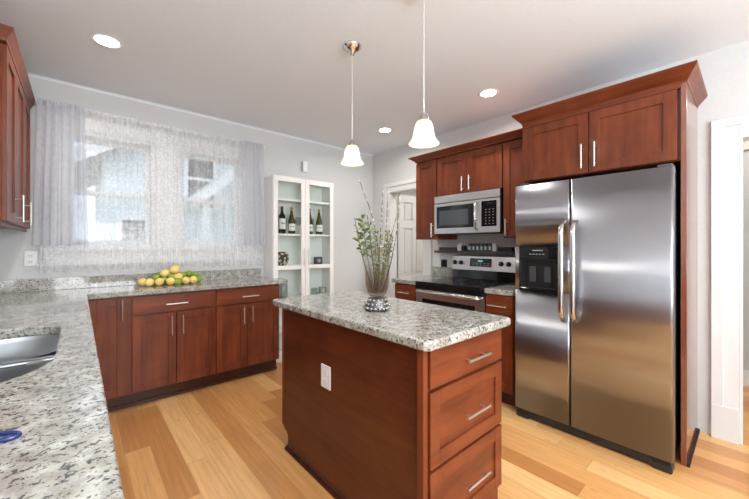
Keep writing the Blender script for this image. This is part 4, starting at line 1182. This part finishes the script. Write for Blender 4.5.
# crown (mirror of the helper, opening towards +x)
b = B(); rings = []
for (z, pr) in ((UZ1 - 0.01, 0.0), (UZ1 - 0.01, 0.021), (UZ1 + 0.005, 0.024), (UZ1 + 0.048, 0.046), (UZ1 + 0.052, 0.048), (UZ1 + 0.056, 0.048)):
    rings.append([(XL + 0.004, UY0 - pr, z), (XU + pr, UY0 - pr, z), (XU + pr, UY1, z), (XL + 0.004, UY1, z)])
b.loft(rings, True, True)
link('crown', b, WOODY, uc)

# ------------------------------------------------------------------ outlets and sensor
t = thing('wall_outlet', 'white wall outlet below the left end of the window', 'outlet', (-0.265, YW, 1.16))
link('plate', B().box(-0.302, -0.232, YW - 0.007, YW - 0.0005, 1.105, 1.215), PLASTIC_W, t, bevel=0.002)
b = B()
for zz in (1.138, 1.182): b.box(-0.284, -0.250, YW - 0.009, YW - 0.0071, zz - 0.016, zz + 0.016)
sck = link('socket', b, PLASTIC_W, t, bevel=0.003)
b = B()
for zz in (1.138, 1.182):
    b.box(-0.276, -0.273, YW - 0.0095, YW - 0.0088, zz - 0.006, zz + 0.006); b.box(-0.262, -0.259, YW - 0.0095, YW - 0.0088, zz - 0.006, zz + 0.006)
link('slots', b, BLACKP, sck)
t = thing('door_chime', 'small white box mounted high on the wall above the glass cabinet', 'wall sensor', (2.05, YW, 2.21))
link('housing', B().box(2.020, 2.078, YW - 0.035, YW - 0.0005, 2.150, 2.272), PLASTIC_W, t, bevel=0.004)
link('side_grille', B().box(2.012, 2.020, YW - 0.03, YW - 0.0005, 2.155, 2.267), GREYP, t)

# ------------------------------------------------------------------ curtains
RZ = 2.335
rod = thing('curtain_rod', 'thin white curtain rod across the top of the window', 'curtain rod', (0.65, YW - 0.06, RZ))
link('rod', B().tube([(-0.235, YW - 0.055, RZ), (1.520, YW - 0.055, RZ)], 0.009, 12), PLASTIC_W, rod, smooth=True)
link('bracket', B().box(-0.243, -0.231, YW - 0.066, YW - 0.001, RZ - 0.018, RZ + 0.018), PLASTIC_W, rod, bevel=0.002)
link('bracket', B().box(1.516, 1.528, YW - 0.066, YW - 0.001, RZ - 0.018, RZ + 0.018), PLASTIC_W, rod, bevel=0.002)
def drape(x0, x1, zt, zb, yc, amp, folds, seed, nz=26, nx=None, flare=0.0, hem=0.012):
    rd = random.Random(seed); nx = nx or int(folds * 10)
    ph = [rd.uniform(0, 2 * PI) for _ in range(6)]
    b = B(); rows = []
    for j in range(nz + 1):
        f = j / nz; z = zt + (zb - zt) * f
        row = []
        for i in range(nx + 1):
            u = i / nx
            ww = 2 * PI * folds * (u + 0.010 * math.sin(2 * PI * 2.3 * u + ph[0]) * (0.4 + f))
            a = amp * (0.55 + 0.75 * f) * (0.7 + 0.3 * math.sin(2 * PI * 1.7 * u + ph[1]))
            y = yc - a * math.sin(ww + 0.5 * math.sin(3 * f + ph[2])) - 0.25 * a * math.sin(2.7 * ww + ph[3])
            x = x0 + (x1 - x0) * u + flare * (u - 0.5) * f + 0.004 * math.sin(ww * 1.0 + ph[4])
            zz = z + (hem * 0.4 * math.sin(ww * 0.5 + ph[5]) if j == nz else 0)
            row.append(b.bm.verts.new((x, y, zz)))
        rows.append(row)
    for a, c in zip(rows, rows[1:]):
        for i in range(nx): b.bm.faces.new([a[i], a[i + 1], c[i + 1], c[i]])
    return b
lc = link('lace_curtain', drape(-0.215, 1.505, RZ + 0.012, 1.05, YW - 0.077, 0.006, 34, 3, nx=340), LACE, smooth=True, loc=(0.65, YW - 0.06, 1.05))
tag(lc, 'wide white lace curtain hanging across both windows', 'curtain')
gl = thing('grey_curtain', 'grey sheer curtain gathered at the left end of the window', 'curtain', (-0.1, YW - 0.1, 1.25), 'grey sheer side curtains')
link('fabric', drape(-0.225, 0.040, RZ + 0.008, 1.262, YW - 0.122, 0.024, 6, 5, flare=0.05), SHEER, gl, smooth=True)
link('heading', drape(-0.226, 0.041, RZ + 0.010, RZ - 0.03, YW - 0.122, 0.020, 9, 8, nz=4), SHEER, gl, smooth=True)
gr_ = thing('grey_curtain', 'grey sheer curtain gathered at the right end of the window', 'curtain', (1.4, YW - 0.1, 1.25), 'grey sheer side curtains')
link('fabric', drape(1.268, 1.492, RZ + 0.008, 1.262, YW - 0.122, 0.022, 5, 15, flare=0.03), SHEER, gr_, smooth=True)
link('heading', drape(1.268, 1.492, RZ + 0.010, RZ - 0.03, YW - 0.122, 0.018, 8, 18, nz=4), SHEER, gr_, smooth=True)

# ------------------------------------------------------------------ pendants
PG = 'pendant lamps over the island'
def pendant(x, y, zb, label):
    t = thing('pendant_lamp', label, 'pendant lamp', (x, y, H), PG)
    link('canopy', B().lathe([(0.0, 0.0), (0.062, 0.0), (0.060, -0.008), (0.040, -0.028), (0.016, -0.044), (0.010, -0.062), (0.0, -0.063)], (x, y, H - 0.0005), 32), CHROME, t, smooth=True)
    zt = zb + 0.155
    link('cord', B().tube([(x, y, H - 0.06), (x, y, zt)], 0.0025, 8), mat('clear_cord', (0.7, 0.7, 0.69), 0.3, 0.3), t)
    link('socket', B().lathe([(0, 0.0), (0.007, 0.0), (0.012, -0.008), (0.020, -0.012), (0.022, -0.038), (0.030, -0.043), (0.0, -0.044)], (x, y, zt), 24), NICKEL, t, smooth=True)
    pr = [(0.026, 0.116), (0.036, 0.110), (0.044, 0.092), (0.048, 0.070), (0.051, 0.048), (0.057, 0.028), (0.067, 0.013), (0.0755, 0.004), (0.0770, 0.0), (0.0735, 0.002), (0.064, 0.012), (0.054, 0.028), (0.048, 0.048), (0.045, 0.070), (0.041, 0.091), (0.034, 0.107), (0.024, 0.112)]
    sh = link('shade', B().lathe(pr, (x, y, zb), 48), SHADE, t, smooth=True)
    bl = link('bulb', B().sphere((x, y, zb + 0.055), 0.022, (1, 1, 1.25), 16, 12), BULB, t, smooth=True)
    l = bpy.data.lights.new('pendant_light', 'POINT'); l.energy = 1.5; l.color = (1.0, 0.90, 0.76); l.shadow_soft_size = 0.02
    lo = bpy.data.objects.new('pendant_light', l); lo.location = (x, y, zb + 0.012); COL.objects.link(lo)
pendant(1.327, 1.717, 1.788, 'farther and smaller-looking bell-shaped glass pendant lamp over the island')
pendant(1.290, 1.085, 1.764, 'nearer bell-shaped glass pendant lamp over the island, right one')

# ------------------------------------------------------------------ recessed downlights
def downlight(x, y, label, power=8):
    t = thing('recessed_light', label, 'ceiling light', (x, y, H), 'recessed ceiling lights')
    link('trim_ring', B().lathe([(0.061, 0.0), (0.082, 0.0), (0.084, -0.003), (0.080, -0.005), (0.063, -0.003), (0.061, 0.0)], (x, y, H - 0.0005), 40), PLASTIC_W, t, smooth=True)
    link('lens', B().lathe([(0, -0.003), (0.062, -0.003), (0.062, -0.001), (0.0, -0.001)], (x, y, H - 0.0005), 32), LAMPD, t)
    area_light('recessed_light_beam', (x, y, H - 0.012), (0, 0, 0), 0.11, 0.11, power, (1.0, 0.965, 0.92), 'DISK', math.radians(165))
downlight(0.137, 2.70, 'recessed ceiling light near the window at the left')
downlight(2.600, 1.48, 'recessed ceiling light in front of the refrigerator cabinet')
downlight(2.566, 2.72, 'recessed ceiling light near the far corner by the pantry door')
downlight(0.140, 1.30, 'unseen recessed fill light added above the sink', 4)  # this one and those below are added out of view as fill
downlight(0.140, -0.40, 'recessed fill light added behind the camera at the left')
downlight(1.400, -0.70, 'recessed fill light added behind the camera in the middle')
downlight(2.600, -1.30, 'recessed fill light added behind the camera near the hall doorway')
downlight(0.900, -2.00, 'recessed fill light added behind the camera by the rear opening')
